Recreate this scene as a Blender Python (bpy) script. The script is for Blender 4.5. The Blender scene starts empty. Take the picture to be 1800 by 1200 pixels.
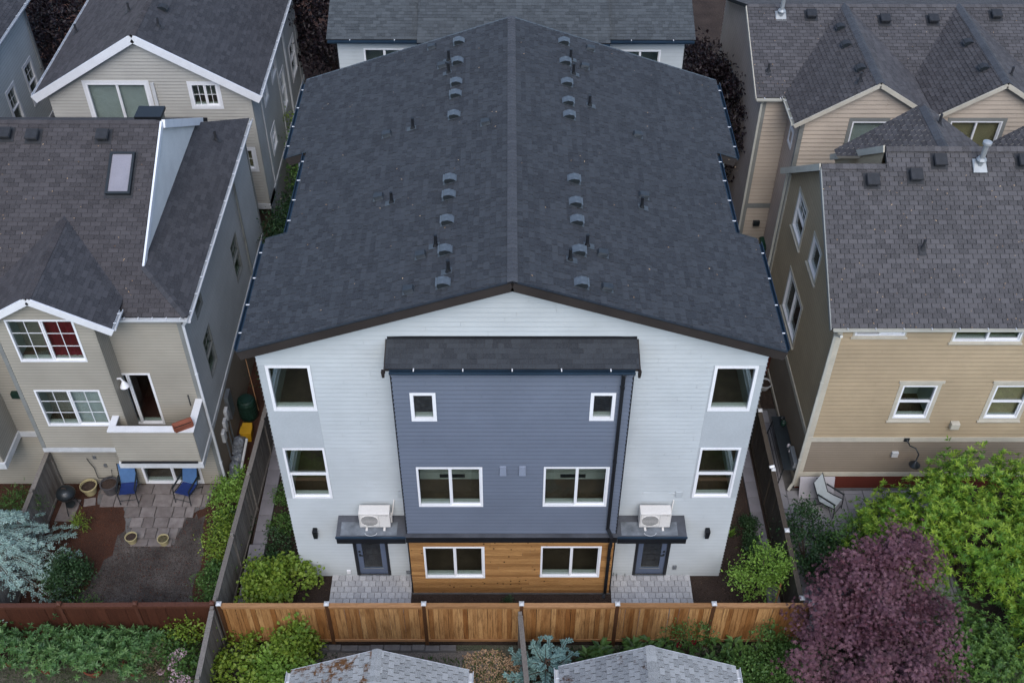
import bpy, math, random
import numpy as np
from mathutils import Vector, Matrix

# ------------------------------------------------------------------ camera, sky, sun, exposure
sc = bpy.context.scene
R = math.radians
cam_d = bpy.data.cameras.new('camera')
cam_d.sensor_width = 36.0
cam_d.lens = 1938.7 / 1800 * 36
cam_d.clip_start = 0.1
cam_d.clip_end = 2000
cam = bpy.data.objects.new('camera', cam_d)
sc.collection.objects.link(cam)
CAM = Vector((-0.094, -19.337, 28.286))
cam.matrix_world = Matrix.Translation(CAM) @ Matrix.Rotation(-0.0047, 4, 'Z') @ Matrix.Rotation(math.pi / 2 - 0.7624, 4, 'X') @ Matrix.Rotation(0.0038, 4, 'Z')
sc.camera = cam

SUN_EL, SUN_AZ = 50.0, 176.0          # azimuth from +y, clockwise seen from above; behind the camera
world = bpy.data.worlds.new('World')
sc.world = world
world.use_nodes = True
wn = world.node_tree.nodes
wl = world.node_tree.links
sky = wn.new('ShaderNodeTexSky')
sky.sky_type = 'NISHITA'
sky.sun_disc = False
sky.sun_elevation = R(SUN_EL)
sky.sun_rotation = R(SUN_AZ)
sky.dust_density = 1.0
sky.air_density = 1.0
wl.new(sky.outputs['Color'], wn['Background'].inputs['Color'])
wn['Background'].inputs['Strength'].default_value = 0.14
sun_d = bpy.data.lights.new('sun', 'SUN')
sun_d.energy = 1.2
sun_d.angle = R(42)
sun_d.color = (1.0, 0.955, 0.91)
sun = bpy.data.objects.new('sun', sun_d)
sc.collection.objects.link(sun)
az, el = R(SUN_AZ), R(SUN_EL)
sdir = Vector((math.sin(az) * math.cos(el), math.cos(az) * math.cos(el), math.sin(el)))
sun.rotation_euler = sdir.to_track_quat('Z', 'Y').to_euler()
sc.view_settings.view_transform = 'Standard'
sc.view_settings.look = 'None'
sc.view_settings.gamma = 1.0
sc.view_settings.use_curve_mapping = False
sc.view_settings.exposure = 0.95
sc.render.engine = 'CYCLES'
sc.cycles.use_adaptive_sampling = True
sc.cycles.adaptive_threshold = 0.02
sc.cycles.max_bounces = 4
sc.cycles.diffuse_bounces = 3
sc.cycles.glossy_bounces = 2
sc.cycles.transparent_max_bounces = 8
sc.cycles.caustics_reflective = False
sc.cycles.caustics_refractive = False

# ------------------------------------------------------------------ helpers
rng = random.Random(11)
npr = np.random.default_rng(11)
COL = sc.collection
ORG = {}          # world origin of the root that a part hangs from


def srgb(h):
    h = h.lstrip('#')
    v = [int(h[i:i + 2], 16) / 255 for i in (0, 2, 4)]
    return tuple(c / 12.92 if c <= 0.04045 else ((c + 0.055) / 1.055) ** 2.4 for c in v)


def tag(o, label=None, cat=None, group=None, kind=None):
    if label: o['label'] = label
    if cat: o['category'] = cat
    if group: o['group'] = group
    if kind: o['kind'] = kind
    return o


def root(name, loc, label=None, cat=None, group=None, rotz=0.0):
    o = bpy.data.objects.new(name, None)
    o.empty_display_size = 0.2
    COL.objects.link(o)
    o.location = loc
    o.rotation_euler = (0, 0, rotz)
    ORG[o.name] = Vector(loc)
    return tag(o, label, cat, group)


def link(name, me, parent=None):
    o = bpy.data.objects.new(name, me)
    COL.objects.link(o)
    if parent is not None:
        o.parent = parent
        ORG[o.name] = ORG[parent.name]
    return o


def copy_tree(o, parent=None):
    c = o.copy()
    COL.objects.link(c)
    if parent is not None:
        c.parent = parent
    for ch in list(o.children):
        copy_tree(ch, c)
    return c


class MB:
    """collects faces; build() makes one mesh object. local=True: vertices already relative to the root"""
    def __init__(self):
        self.v, self.f, self.m, self.r = [], [], [], []

    def add(self, vs, fs, m=0, r=None):
        b = len(self.v)
        self.v += [tuple(p) for p in vs]
        for f in fs:
            self.f.append([b + i for i in f])
            self.m.append(m)
            self.r.append(rng.random() if r is None else r)
        return self

    def hexa(self, p, m=0):
        return self.add(p, [(0, 3, 2, 1), (4, 5, 6, 7), (0, 1, 5, 4), (1, 2, 6, 5), (2, 3, 7, 6), (3, 0, 4, 7)], m)

    def box(self, x0, x1, y0, y1, z0, z1, m=0):
        return self.hexa([(x0, y0, z0), (x1, y0, z0), (x1, y1, z0), (x0, y1, z0),
                          (x0, y0, z1), (x1, y0, z1), (x1, y1, z1), (x0, y1, z1)], m)

    def cbox(self, x0, x1, y0, y1, z0, z1, c=0.01, m=0):
        """box with its top edges chamfered"""
        self.hexa([(x0, y0, z0), (x1, y0, z0), (x1, y1, z0), (x0, y1, z0),
                   (x0, y0, z1 - c), (x1, y0, z1 - c), (x1, y1, z1 - c), (x0, y1, z1 - c)], m)
        b = len(self.v)
        self.add([(x0, y0, z1 - c), (x1, y0, z1 - c), (x1, y1, z1 - c), (x0, y1, z1 - c),
                  (x0 + c, y0 + c, z1), (x1 - c, y0 + c, z1), (x1 - c, y1 - c, z1), (x0 + c, y1 - c, z1)],
                 [(4, 5, 6, 7), (0, 1, 5, 4), (1, 2, 6, 5), (2, 3, 7, 6), (3, 0, 4, 7)], m)
        return self

    def fbox(self, F, u0, u1, v0, v1, d0, d1, m=0):
        return self.hexa([F(u0, v0, d1), F(u1, v0, d1), F(u1, v0, d0), F(u0, v0, d0),
                          F(u0, v1, d1), F(u1, v1, d1), F(u1, v1, d0), F(u0, v1, d0)], m)

    def bar(self, a, b, w, h, up=(0, 0, 1), m=0):
        a, b = Vector(a), Vector(b)
        t = (b - a).normalized()
        upv = Vector(up)
        s = t.cross(upv)
        if s.length < 1e-4: s = t.cross(Vector((1, 0, 0)))
        s.normalize()
        n = s.cross(t)
        s, n = s * w / 2, n * h / 2
        return self.hexa([a - s - n, a + s - n, b + s - n, b - s - n, a - s + n, a + s + n, b + s + n, b - s + n], m)

    def tube(self, pts, rad, n=8, m=0, cap=True):
        pts = [Vector(p) for p in pts]
        rs = rad if isinstance(rad, (list, tuple)) else [rad] * len(pts)
        vs, fs = [], []
        for i, p in enumerate(pts):
            t = (pts[min(i + 1, len(pts) - 1)] - pts[max(i - 1, 0)])
            t = t.normalized() if t.length > 1e-9 else Vector((0, 0, 1))
            a = t.cross(Vector((0, 0, 1)) if abs(t.z) < 0.9 else Vector((1, 0, 0))).normalized()
            b = t.cross(a)
            for k in range(n):
                an = 2 * math.pi * k / n
                vs.append(p + (a * math.cos(an) + b * math.sin(an)) * rs[i])
        for i in range(len(pts) - 1):
            for k in range(n):
                k2 = (k + 1) % n
                fs.append((i * n + k, i * n + k2, (i + 1) * n + k2, (i + 1) * n + k))
        if cap:
            fs.append(tuple(range(n)))
            fs.append(tuple((len(pts) - 1) * n + k for k in reversed(range(n))))
        return self.add(vs, fs, m)

    def lathe(self, prof, c=(0, 0, 0), n=20, m=0, sx=1, sy=1):
        vs, fs = [], []
        for (r, z) in prof:
            for k in range(n):
                an = 2 * math.pi * k / n
                vs.append((c[0] + r * math.cos(an) * sx, c[1] + r * math.sin(an) * sy, c[2] + z))
        for i in range(len(prof) - 1):
            for k in range(n):
                k2 = (k + 1) % n
                fs.append((i * n + k, i * n + k2, (i + 1) * n + k2, (i + 1) * n + k))
        if prof[0][0] > 1e-4: fs.append(tuple(reversed(range(n))))
        if prof[-1][0] > 1e-4: fs.append(tuple((len(prof) - 1) * n + k for k in range(n)))
        return self.add(vs, fs, m)

    def extrude(self, prof, A, B, side, up, m=0):
        """closed 2-D profile (s, h) swept from A to B"""
        A, B, side, up = Vector(A), Vector(B), Vector(side), Vector(up)
        n = len(prof)
        vs = [P + side * s + up * h for P in (A, B) for (s, h) in prof]
        fs = [(i, (i + 1) % n, n + (i + 1) % n, n + i) for i in range(n)]
        fs += [tuple(reversed(range(n))), tuple(range(n, 2 * n))]
        return self.add(vs, fs, m)

    def mesh(self, name, mats, org=None):
        me = bpy.data.meshes.new(name)
        v = self.v if org is None else [(p[0] - org[0], p[1] - org[1], p[2] - org[2]) for p in self.v]
        me.from_pydata(v, [], self.f)
        for mt in (mats if isinstance(mats, (list, tuple)) else [mats]):
            me.materials.append(mt)
        if isinstance(mats, (list, tuple)) and len(mats) > 1:
            me.polygons.foreach_set('material_index', self.m)
        a = me.attributes.new('rnd', 'FLOAT', 'FACE')
        a.data.foreach_set('value', self.r)
        return me

    def build(self, name, mats, parent=None, local=False, smooth=False, bevel=0.0):
        org = None
        if parent is not None and not local: org = ORG[parent.name]
        me = self.mesh(name, mats, org)
        if smooth:
            me.polygons.foreach_set('use_smooth', [True] * len(me.polygons))
        o = link(name, me, parent)
        if bevel > 0:
            b = o.modifiers.new('bevel', 'BEVEL')
            b.width = bevel
            b.segments = 2
            b.limit_method = 'ANGLE'
        return o


def frame(o, u, n):
    """wall frame: F(u, v, d) -> world; u along the wall, v up, d outwards"""
    o, u, n = Vector(o), Vector(u), Vector(n)
    return lambda a, b, d=0.0: o + u * a + Vector((0, 0, b)) + n * d


FRONT = lambda y: frame((0, y, 0), (1, 0, 0), (0, -1, 0))       # faces the camera, u = x
RIGHT = lambda x: frame((x, 0, 0), (0, 1, 0), (1, 0, 0))        # faces +x, u = y
LEFT = lambda x: frame((x, 0, 0), (0, -1, 0), (-1, 0, 0))       # faces -x, u = -y
BACK = lambda y: frame((0, y, 0), (-1, 0, 0), (0, 1, 0))        # faces +y, u = -x


def clip(poly, clipper):
    """convex clip of 2-D polygon by a convex counter-clockwise polygon"""
    out = poly
    n = len(clipper)
    for i in range(n):
        ax, ay = clipper[i]
        bx, by = clipper[(i + 1) % n]
        ex, ey = bx - ax, by - ay
        inp, out = out, []
        if not inp: break
        for j in range(len(inp)):
            p, q = inp[j], inp[(j + 1) % len(inp)]
            sp = ex * (p[1] - ay) - ey * (p[0] - ax)
            sq = ex * (q[1] - ay) - ey * (q[0] - ax)
            if sp >= 0: out.append(p)
            if (sp > 0 and sq < 0) or (sp < 0 and sq > 0):
                t = sp / (sp - sq)
                out.append((p[0] + (q[0] - p[0]) * t, p[1] + (q[1] - p[1]) * t))
    return out


def area(p):
    return 0.5 * sum(p[i][0] * p[(i + 1) % len(p)][1] - p[(i + 1) % len(p)][0] * p[i][1] for i in range(len(p)))


def ccw(p):
    return p if area(p) > 0 else list(reversed(p))


def strips(poly, holes, v0, v1):
    """pieces of the strip v0..v1 of a convex polygon, minus rectangular holes (u0,u1,v0,v1)"""
    us = [p[0] for p in poly]
    ua, ub = min(us), max(us)
    cuts = sorted({v0, v1} | {h[2] for h in holes if v0 < h[2] < v1} | {h[3] for h in holes if v0 < h[3] < v1})
    for a, b in zip(cuts[:-1], cuts[1:]):
        mid = (a + b) / 2
        iv = [(ua, ub)]
        for h in holes:
            if h[2] < mid < h[3]:
                nv = []
                for (s, t) in iv:
                    if h[1] <= s or h[0] >= t: nv.append((s, t)); continue
                    if h[0] > s: nv.append((s, h[0]))
                    if h[1] < t: nv.append((h[1], t))
                iv = nv
        for (s, t) in iv:
            q = clip([(s, a), (t, a), (t, b), (s, b)], poly)
            if len(q) > 2 and abs(area(q)) > 1e-5: yield q


def wall(parent, F, polys, holes, mat, name='wall', thick=0.14):
    mb = MB()
    for poly in polys:
        poly = ccw(poly)
        vs = [p[1] for p in poly]
        for q in strips(poly, holes, min(vs), max(vs)):
            mb.add([F(a, b, 0) for a, b in q], [tuple(range(len(q)))])
    for (a, b, c, d) in holes:
        for (p, q) in (((a, c), (b, c)), ((b, c), (b, d)), ((b, d), (a, d)), ((a, d), (a, c))):
            mb.add([F(p[0], p[1], 0), F(q[0], q[1], 0), F(q[0], q[1], -thick), F(p[0], p[1], -thick)], [(0, 1, 2, 3)])
    return mb.build(name, mat, parent)


def lap(parent, F, polys, holes, mat, e=0.155, t=0.016, name='siding', line=0.014, joint=3.6):
    """lap siding: every board a wedge with its own lower lip"""
    mb = MB()
    for poly in polys:
        poly = ccw(poly)
        vs = [p[1] for p in poly]
        k = math.floor(min(vs) / e)
        while k * e < max(vs):
            va = k * e
            r = rng.random()
            d = lambda b: 0.004 + t * (1 - (b - va) / e)
            lo_, hi_ = max(va, min(vs)), min(va + e, max(vs))
            if joint:
                us_ = [p[0] for p in poly]
                ju = min(us_) + rng.uniform(.4, joint)
                hk = []
                while ju < max(us_) - .3:
                    hk.append((ju - .0025, ju + .0025, va, va + e))
                    ju += joint * rng.uniform(.85, 1.0)
                holes_k = holes + hk
            else: holes_k = holes
            cut = min(va + line, hi_)
            for q in strips(poly, holes_k, cut, hi_):
                mb.add([F(a, b, d(b)) for a, b in q], [tuple(range(len(q)))], r=r * 0.99)
            for q in (strips(poly, holes_k, lo_, cut) if cut > lo_ + 1e-4 else ()):
                mb.add([F(a, b, d(b)) for a, b in q], [tuple(range(len(q)))], r=2.0)  # flags the lower strip for the painted lap shadow
                for i in range(len(q)):
                    p, s = q[i], q[(i + 1) % len(q)]
                    if abs(p[1] - s[1]) < 1e-6 and s[0] > p[0]:
                        mb.add([F(p[0], p[1], 0.001), F(s[0], s[1], 0.001), F(s[0], s[1], d(s[1])), F(p[0], p[1], d(p[1]))], [(0, 1, 2, 3)], r=r)
            k += 1
    o = mb.build(name, mat, parent)
    o['kind'] = 'stuff'
    return o


# ------------------------------------------------------------------ materials
MATS = {}


def nodes(name):
    m = bpy.data.materials.new(name)
    m.use_nodes = True
    MATS[name] = m
    nt = m.node_tree
    return m, nt.nodes, nt.links, nt.nodes['Principled BSDF']


def mixrgb(N, L, fac, a, b, mode='MIX'):
    x = N.new('ShaderNodeMix')
    x.data_type = 'RGBA'
    x.blend_type = mode
    if isinstance(fac, (int, float)): x.inputs[0].default_value = fac
    else: L.new(fac, x.inputs[0])
    for i, c in ((6, a), (7, b)):
        if isinstance(c, tuple): x.inputs[i].default_value = c + (1,) if len(c) == 3 else c
        else: L.new(c, x.inputs[i])
    return x.outputs[2]


def noise(N, L, scale, detail=3, vec=None, rough=0.55):
    n = N.new('ShaderNodeTexNoise')
    n.inputs['Scale'].default_value = scale
    n.inputs['Detail'].default_value = detail
    n.inputs['Roughness'].default_value = rough
    if vec is not None: L.new(vec, n.inputs['Vector'])
    return n.outputs['Fac']


def ramp(N, L, fac, lo, hi, a=0.3, b=0.7):
    r = N.new('ShaderNodeMapRange')
    r.inputs['From Min'].default_value = a
    r.inputs['From Max'].default_value = b
    r.inputs['To Min'].default_value = lo
    r.inputs['To Max'].default_value = hi
    L.new(fac, r.inputs['Value'])
    return r.outputs[0]


def coords(N, L, scale=(1, 1, 1), rnd=False):
    tc = N.new('ShaderNodeTexCoord')
    mp = N.new('ShaderNodeMapping')
    mp.inputs['Scale'].default_value = scale
    L.new(tc.outputs['Object'], mp.inputs['Vector'])
    if rnd:
        oi = N.new('ShaderNodeObjectInfo')
        mu = N.new('ShaderNodeMath'); mu.operation = 'MULTIPLY'; mu.inputs[1].default_value = 91.7
        L.new(oi.outputs['Random'], mu.inputs[0])
        L.new(mu.outputs[0], mp.inputs['Location'])
    return mp.outputs['Vector']


def bump(N, L, B, h, strength=0.3, dist=0.01):
    b = N.new('ShaderNodeBump')
    b.inputs['Strength'].default_value = strength
    b.inputs['Distance'].default_value = dist
    L.new(h, b.inputs['Height'])
    L.new(b.outputs['Normal'], B.inputs['Normal'])


def attr(N, name='rnd'):
    a = N.new('ShaderNodeAttribute')
    a.attribute_name = name
    return a.outputs['Fac']


def plain(name, col, rough=0.6, var=0.12, scale=1.3, fine=40, metal=0.0, bmp=0.12, spec=0.4):
    """paint, plaster, metal: base colour with large soft wear and fine grain"""
    m, N, L, B = nodes(name)
    c = srgb(col) if isinstance(col, str) else col
    v = coords(N, L)
    n1 = noise(N, L, scale, 3, v)
    n2 = noise(N, L, fine, 1, v)
    c1 = mixrgb(N, L, ramp(N, L, n1, 0, 1), tuple(x * (1 - var) for x in c), tuple(min(1, x * (1 + var)) for x in c))
    c2 = mixrgb(N, L, ramp(N, L, n2, 0.0, 0.25), c1, tuple(x * 0.6 for x in c))
    L.new(c2, B.inputs['Base Color'])
    B.inputs['Roughness'].default_value = rough
    B.inputs['Metallic'].default_value = metal
    B.inputs['Specular IOR Level'].default_value = spec
    if bmp > 0.3: bump(N, L, B, n2, bmp, 0.004)
    return m


def siding_mat(name, col, dirt=0.14, lap_shade=0.42):
    m, N, L, B = nodes(name)
    c = srgb(col)
    v = coords(N, L)
    n1 = noise(N, L, 0.7, 3, v)
    vs = coords(N, L, (1.2, 1.2, 14))
    n2 = noise(N, L, 2.0, 2, vs)
    a = attr(N)
    c1 = mixrgb(N, L, ramp(N, L, n1, 0, 1), tuple(x * (1 - dirt) for x in c), tuple(min(1, x * 1.05) for x in c))
    c2 = mixrgb(N, L, ramp(N, L, n2, 0, 0.22, 0.35, 0.8), c1, tuple(x * 0.72 for x in c))
    c3 = mixrgb(N, L, ramp(N, L, a, 0, 0.10, 0, 1), c2, tuple(x * 0.62 for x in c))
    c3 = mixrgb(N, L, ramp(N, L, a, 0, lap_shade, 1.4, 1.6), c3, tuple(x * 0.25 for x in c))     # shadow line under each lap, painted into the colour
    L.new(c3, B.inputs['Base Color'])
    B.inputs['Roughness'].default_value = 0.62
    B.inputs['Specular IOR Level'].default_value = 0.3
    return m


def shingle_mat(name, dark, light, streak='#20242c', stain=None, stain_amt=0.0, patch=0.4):
    m, N, L, B = nodes(name)
    d, l = srgb(dark), srgb(light)
    g = N.new('ShaderNodeNewGeometry')
    pos = g.outputs['Position']
    a = attr(N)
    c1 = mixrgb(N, L, a, d, l)
    n1 = noise(N, L, 0.55, 3, pos)
    c2 = mixrgb(N, L, ramp(N, L, n1, 0, patch, 0.4, 0.75), c1, srgb(streak))
    n2 = noise(N, L, 60, 1, pos)
    c3 = mixrgb(N, L, ramp(N, L, n2, 0, 0.55, 0.35, 0.7), c2, tuple(x * 1.75 for x in l))
    if stain:
        n3 = noise(N, L, 2.2, 7, pos, 0.75)
        f = ramp(N, L, n3, 0, 1, 0.62 - stain_amt, 0.70 - stain_amt)
        n4 = noise(N, L, 25, 3, pos)
        c3 = mixrgb(N, L, f, c3, mixrgb(N, L, n4, srgb(stain), tuple(x * 0.5 for x in srgb(stain))))
    L.new(c3, B.inputs['Base Color'])
    B.inputs['Roughness'].default_value = 0.92
    B.inputs['Specular IOR Level'].default_value = 0.2
    return m


def wood(name, a, b, dark, grain=(9, 9, 0.7), gloss=0.65, stain=0.5, knots=False):
    m, N, L, B = nodes(name)
    A, Bc, D = srgb(a), srgb(b), srgb(dark)
    v = coords(N, L, grain, rnd=True)
    oi = N.new('ShaderNodeObjectInfo')
    n1 = noise(N, L, 2.2, 3, v, 0.65)
    c1 = mixrgb(N, L, oi.outputs['Random'], A, Bc)
    c2 = mixrgb(N, L, ramp(N, L, n1, 0, stain, 0.45, 0.72), c1, D)
    n2 = noise(N, L, 14, 1, v)
    c3 = mixrgb(N, L, ramp(N, L, n2, 0, 0.35), c2, tuple(x * 0.45 for x in D))
    if knots:
        vv = coords(N, L, (1, 1, 1), rnd=True)
        vo = N.new('ShaderNodeTexVoronoi')
        vo.inputs['Scale'].default_value = 4.5
        L.new(vv, vo.inputs['Vector'])
        k = ramp(N, L, vo.outputs['Distance'], 1, 0, 0.09, 0.15)
        c3 = mixrgb(N, L, k, c3, srgb('#2a1508'))
    L.new(c3, B.inputs['Base Color'])
    B.inputs['Roughness'].default_value = gloss
    B.inputs['Specular IOR Level'].default_value = 0.25
    return m


def ground_mat(name, a, b, c3=None, s1=1.2, s2=30, rough=0.95, bm=0.8):
    m, N, L, B = nodes(name)
    g = N.new('ShaderNodeNewGeometry')
    pos = g.outputs['Position']
    n1 = noise(N, L, s1, 6, pos, 0.65)
    n2 = noise(N, L, s2, 4, pos, 0.7)
    c = mixrgb(N, L, ramp(N, L, n1, 0, 1, 0.35, 0.65), srgb(a), srgb(b))
    c = mixrgb(N, L, ramp(N, L, n2, 0, 0.85, 0.5, 0.72), c, srgb(c3 or b))
    n3 = noise(N, L, s2 * 2.3, 3, pos)
    c = mixrgb(N, L, ramp(N, L, n3, 0, 0.6, 0.45, 0.65), c, (0.012, 0.01, 0.009))
    L.new(c, B.inputs['Base Color'])
    B.inputs['Roughness'].default_value = rough
    B.inputs['Specular IOR Level'].default_value = 0.15
    bump(N, L, B, n2, bm, 0.03)
    return m


def leaf_mat(name, cols, trans=0.3, rough=0.5, spec=0.35):
    m, N, L, B = nodes(name)
    a = attr(N)
    cr = N.new('ShaderNodeValToRGB')
    el = cr.color_ramp.elements
    cs = [srgb(c) for c in cols]
    el[0].position, el[0].color = 0.0, cs[0] + (1,)
    el[1].position, el[1].color = 1.0, cs[-1] + (1,)
    for i, c in enumerate(cs[1:-1]):
        e = el.new((i + 1) / (len(cs) - 1))
        e.color = c + (1,)
    L.new(a, cr.inputs['Fac'])
    L.new(cr.outputs['Color'], B.inputs['Base Color'])
    B.inputs['Roughness'].default_value = rough
    B.inputs['Specular IOR Level'].default_value = spec
    t = N.new('ShaderNodeBsdfTranslucent')
    L.new(cr.outputs['Color'], t.inputs['Color'])
    mx = N.new('ShaderNodeMixShader')
    mx.inputs[0].default_value = trans
    L.new(B.outputs[0], mx.inputs[1])
    L.new(t.outputs[0], mx.inputs[2])
    L.new(mx.outputs[0], N['Material Output'].inputs['Surface'])
    return m


def glass_mat(name, tint=(0.80, 0.83, 0.82), base=0.0):
    m, N, L, B = nodes(name)
    N.remove(B)
    tr = N.new('ShaderNodeBsdfTransparent'); tr.inputs[0].default_value = tint + (1,)
    gl = N.new('ShaderNodeBsdfGlossy'); gl.inputs['Roughness'].default_value = 0.02
    gl.inputs['Color'].default_value = (0.9, 0.95, 1, 1)
    lw = N.new('ShaderNodeLayerWeight')
    fr = N.new('ShaderNodeMath'); fr.operation = 'POWER'; fr.inputs[1].default_value = 5.0
    L.new(lw.outputs['Facing'], fr.inputs[0])
    ad = N.new('ShaderNodeMath'); ad.operation = 'ADD'; ad.inputs[1].default_value = base + 0.06; ad.use_clamp = True
    L.new(fr.outputs[0], ad.inputs[0])
    mx = N.new('ShaderNodeMixShader')
    L.new(ad.outputs[0], mx.inputs[0]); L.new(tr.outputs[0], mx.inputs[1]); L.new(gl.outputs[0], mx.inputs[2])
    L.new(mx.outputs[0], N['Material Output'].inputs['Surface'])
    return m


siding_white = siding_mat('siding_white', '#b2b8ba', 0.09, 0.10)
siding_blue = siding_mat('siding_blue', '#636b79', 0.07)
siding_beige = siding_mat('siding_beige', '#9b968a')
siding_grey = siding_mat('siding_grey', '#b0b1b0')
siding_greige = siding_mat('siding_greige', '#aba9a2')
siding_pale = siding_mat('siding_pale', '#bcbfbd')
siding_cream = siding_mat('siding_cream', '#b9ac9d')
siding_tan = siding_mat('siding_tan', '#a6957a')
siding_brown = siding_mat('siding_brown', '#857a6c')
siding_pink = siding_mat('siding_pink', '#b3a397')
siding_red = siding_mat('siding_red', '#5e2a20')
vent_blue = plain('vent_blue', '#7b8392', 0.5, 0.05)
panel_white = plain('panel_white', '#aeb4b7', 0.55, 0.04)
trim_white = plain('trim_white', '#d8d9db', 0.5, 0.06, 2.0)
trim_old = plain('trim_old', '#c0c2c3', 0.6, 0.14, 2.5)
trim_cream = plain('trim_cream', '#b9b3a4', 0.6, 0.1, 2.5)
trim_grey = plain('trim_grey', '#7d7f7c', 0.6, 0.1, 2.5)
vinyl = plain('vinyl_white', '#e6e7e9', 0.35, 0.03)
black_trim = plain('black_trim', '#1a1c20', 0.45, 0.2)
brown_fascia = plain('brown_fascia', '#2c2725', 0.6, 0.2)
gutter_blue = plain('gutter_blue', '#2d3f50', 0.3, 0.15, metal=0.3)
gutter_white = plain('gutter_white', '#c6c9cc', 0.4, 0.1)
gutter_cream = plain('gutter_cream', '#b5b4aa', 0.4, 0.1)
metal_grey = plain('metal_grey', '#8a8f93', 0.35, 0.15, metal=0.6)
metal_galv = plain('metal_galv', '#9b9fa1', 0.5, 0.2, metal=0.4)
metal_dark = plain('metal_dark', '#23282b', 0.4, 0.2)
vent_grey = plain('vent_grey', '#525a61', 0.5, 0.25, 9, metal=0.0)
vent_flash = plain('vent_flash', '#43494e', 0.5, 0.25, 9, metal=0.0)
vent_box = plain('vent_box', '#2f3439', 0.5, 0.25, 9)
vent_old = plain('vent_old', '#2b2c2f', 0.7, 0.25, 6)
ac_white = plain('ac_white', '#d9d5cf', 0.4, 0.04)
ac_dark = plain('ac_dark', '#3c4244', 0.5, 0.2)
membrane = plain('membrane', '#4b4d52', 0.55, 0.35, 2.2, 25)
membrane_pale = plain('membrane_pale', '#6d7277', 0.5, 0.4, 3.0, 20)
door_grey = plain('door_grey', '#596478', 0.5, 0.05)
room_wall = plain('room_wall', '#b9c0b6', 0.8, 0.05, bmp=0)
room_floor = plain('room_floor', '#5a4d3e', 0.9, 0.25, 3, bmp=0)
blind_mat = plain('blind', '#b9c0bd', 0.7, 0.08, 4)
blind_tan = plain('blind_tan', '#a69a76', 0.7, 0.1, 4)
curtain_red = plain('curtain_red', '#7a1524', 0.8, 0.2, 3)
glass = glass_mat('glass')
glass_sky = glass_mat('glass_sky', (0.85, 0.84, 0.86), 0.12)
stucco_white = plain('stucco_white', '#d6d5d0', 0.8, 0.08)
shingle_new = shingle_mat('shingle_new', '#26282c', '#3a3d41', '#2d2f32', patch=0.18)
shingle_cap = shingle_mat('shingle_cap', '#383a3e', '#46484c', '#3a3c40')
shingle_rear = shingle_mat('shingle_rear', '#2f3234', '#4a4e50', '#3a3d40')
shingle_shade_moss = shingle_mat('shingle_shade_moss', '#302e2f', '#4a4849', '#262526')  # darker copy for left-facing gable planes: shade and moss, both in the colour
shingle_left = shingle_mat('shingle_left', '#2e2c2d', '#464344', '#272526')
shingle_far = shingle_mat('shingle_far', '#2a2b2e', '#414144', '#242426')
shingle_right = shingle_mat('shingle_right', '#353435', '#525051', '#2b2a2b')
shingle_garage = shingle_mat('shingle_garage', '#666868', '#8f9191', '#6b7074')
shingle_moss = shingle_mat('shingle_moss', '#6a6c6c', '#8a8c8c', '#5e5f60', '#6a4a2e', 0.13)
shingle_lichen = shingle_mat('shingle_lichen', '#5c5f62', '#7d8082', '#55555a', '#4a3020', 0.06)
roof_base = plain('roof_base', '#101113', 0.9, 0.2)
cedar_clad = wood('cedar_clad', '#b98d5a', '#8f6840', '#6f4a28', (0.7, 9, 9), 0.5, 0.45, True)
fence_new = wood('fence_new', '#c39865', '#8e5e32', '#5e381b', stain=0.8)
fence_post_mat = wood('fence_post', '#5a3c28', '#50351f', '#2c1c12')
fence_rail = wood('fence_rail', '#b18760', '#97704a', '#6a472a', (0.7, 9, 9))
fence_red = wood('fence_red', '#553224', '#47281c', '#2e1911')
fence_red_post = wood('fence_red_post', '#5e3c2e', '#543428', '#3a1e14')
fence_old = wood('fence_old', '#8a847d', '#706a64', '#4a443e')
fence_dark = wood('fence_dark', '#544c43', '#473f36', '#2d2721')
concrete = plain('concrete', '#89878a', 0.85, 0.12, 1.5, 30)
concrete_side = plain('concrete_side', '#7a777c', 0.85, 0.14, 1.5, 30)
m_, N_, L_, B_ = nodes('paver')
oi_ = N_.new('ShaderNodeObjectInfo')
c_ = mixrgb(N_, L_, oi_.outputs['Random'], srgb('#a9a9ab'), srgb('#c6c6c7'))
n_ = noise(N_, L_, 30, 3, coords(N_, L_, rnd=True))
L_.new(mixrgb(N_, L_, ramp(N_, L_, n_, 0, 0.4), c_, srgb('#5c5b5b')), B_.inputs['Base Color'])
B_.inputs['Roughness'].default_value = 0.9
bump(N_, L_, B_, n_, 0.3, 0.006)
paver_mat = m_
m_, N_, L_, B_ = nodes('flagstone')
oi_ = N_.new('ShaderNodeObjectInfo')
c_ = mixrgb(N_, L_, oi_.outputs['Random'], srgb('#6a6360'), srgb('#857e7b'))
n_ = noise(N_, L_, 5, 5, coords(N_, L_, rnd=True))
L_.new(mixrgb(N_, L_, ramp(N_, L_, n_, 0, 0.6), c_, srgb('#4d4340')), B_.inputs['Base Color'])
B_.inputs['Roughness'].default_value = 0.85
bump(N_, L_, B_, n_, 0.4, 0.01)
flag_mat = m_
soil = ground_mat('soil', '#332a26', '#443933', '#55463c', 1.0, 22)
mulch_red = ground_mat('mulch_red', '#3e2a22', '#4f352a', '#634436', 1.4, 26)
dead_lawn = ground_mat('dead_lawn', '#3a3533', '#625c58', '#57504c', 0.9, 18)
earth = ground_mat('earth', '#57554a', '#444c38', '#6b655a', 0.6, 12)
gravel_grey = ground_mat('gravel_grey', '#625d58', '#736d66', '#827b74', 1.5, 20)
grass_dark = ground_mat('grass_dark', '#27361d', '#34452a', '#3d4a2e', 1.2, 20)
stone_grey = plain('stone_grey', '#5d5b5a', 0.9, 0.25, 3)
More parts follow.
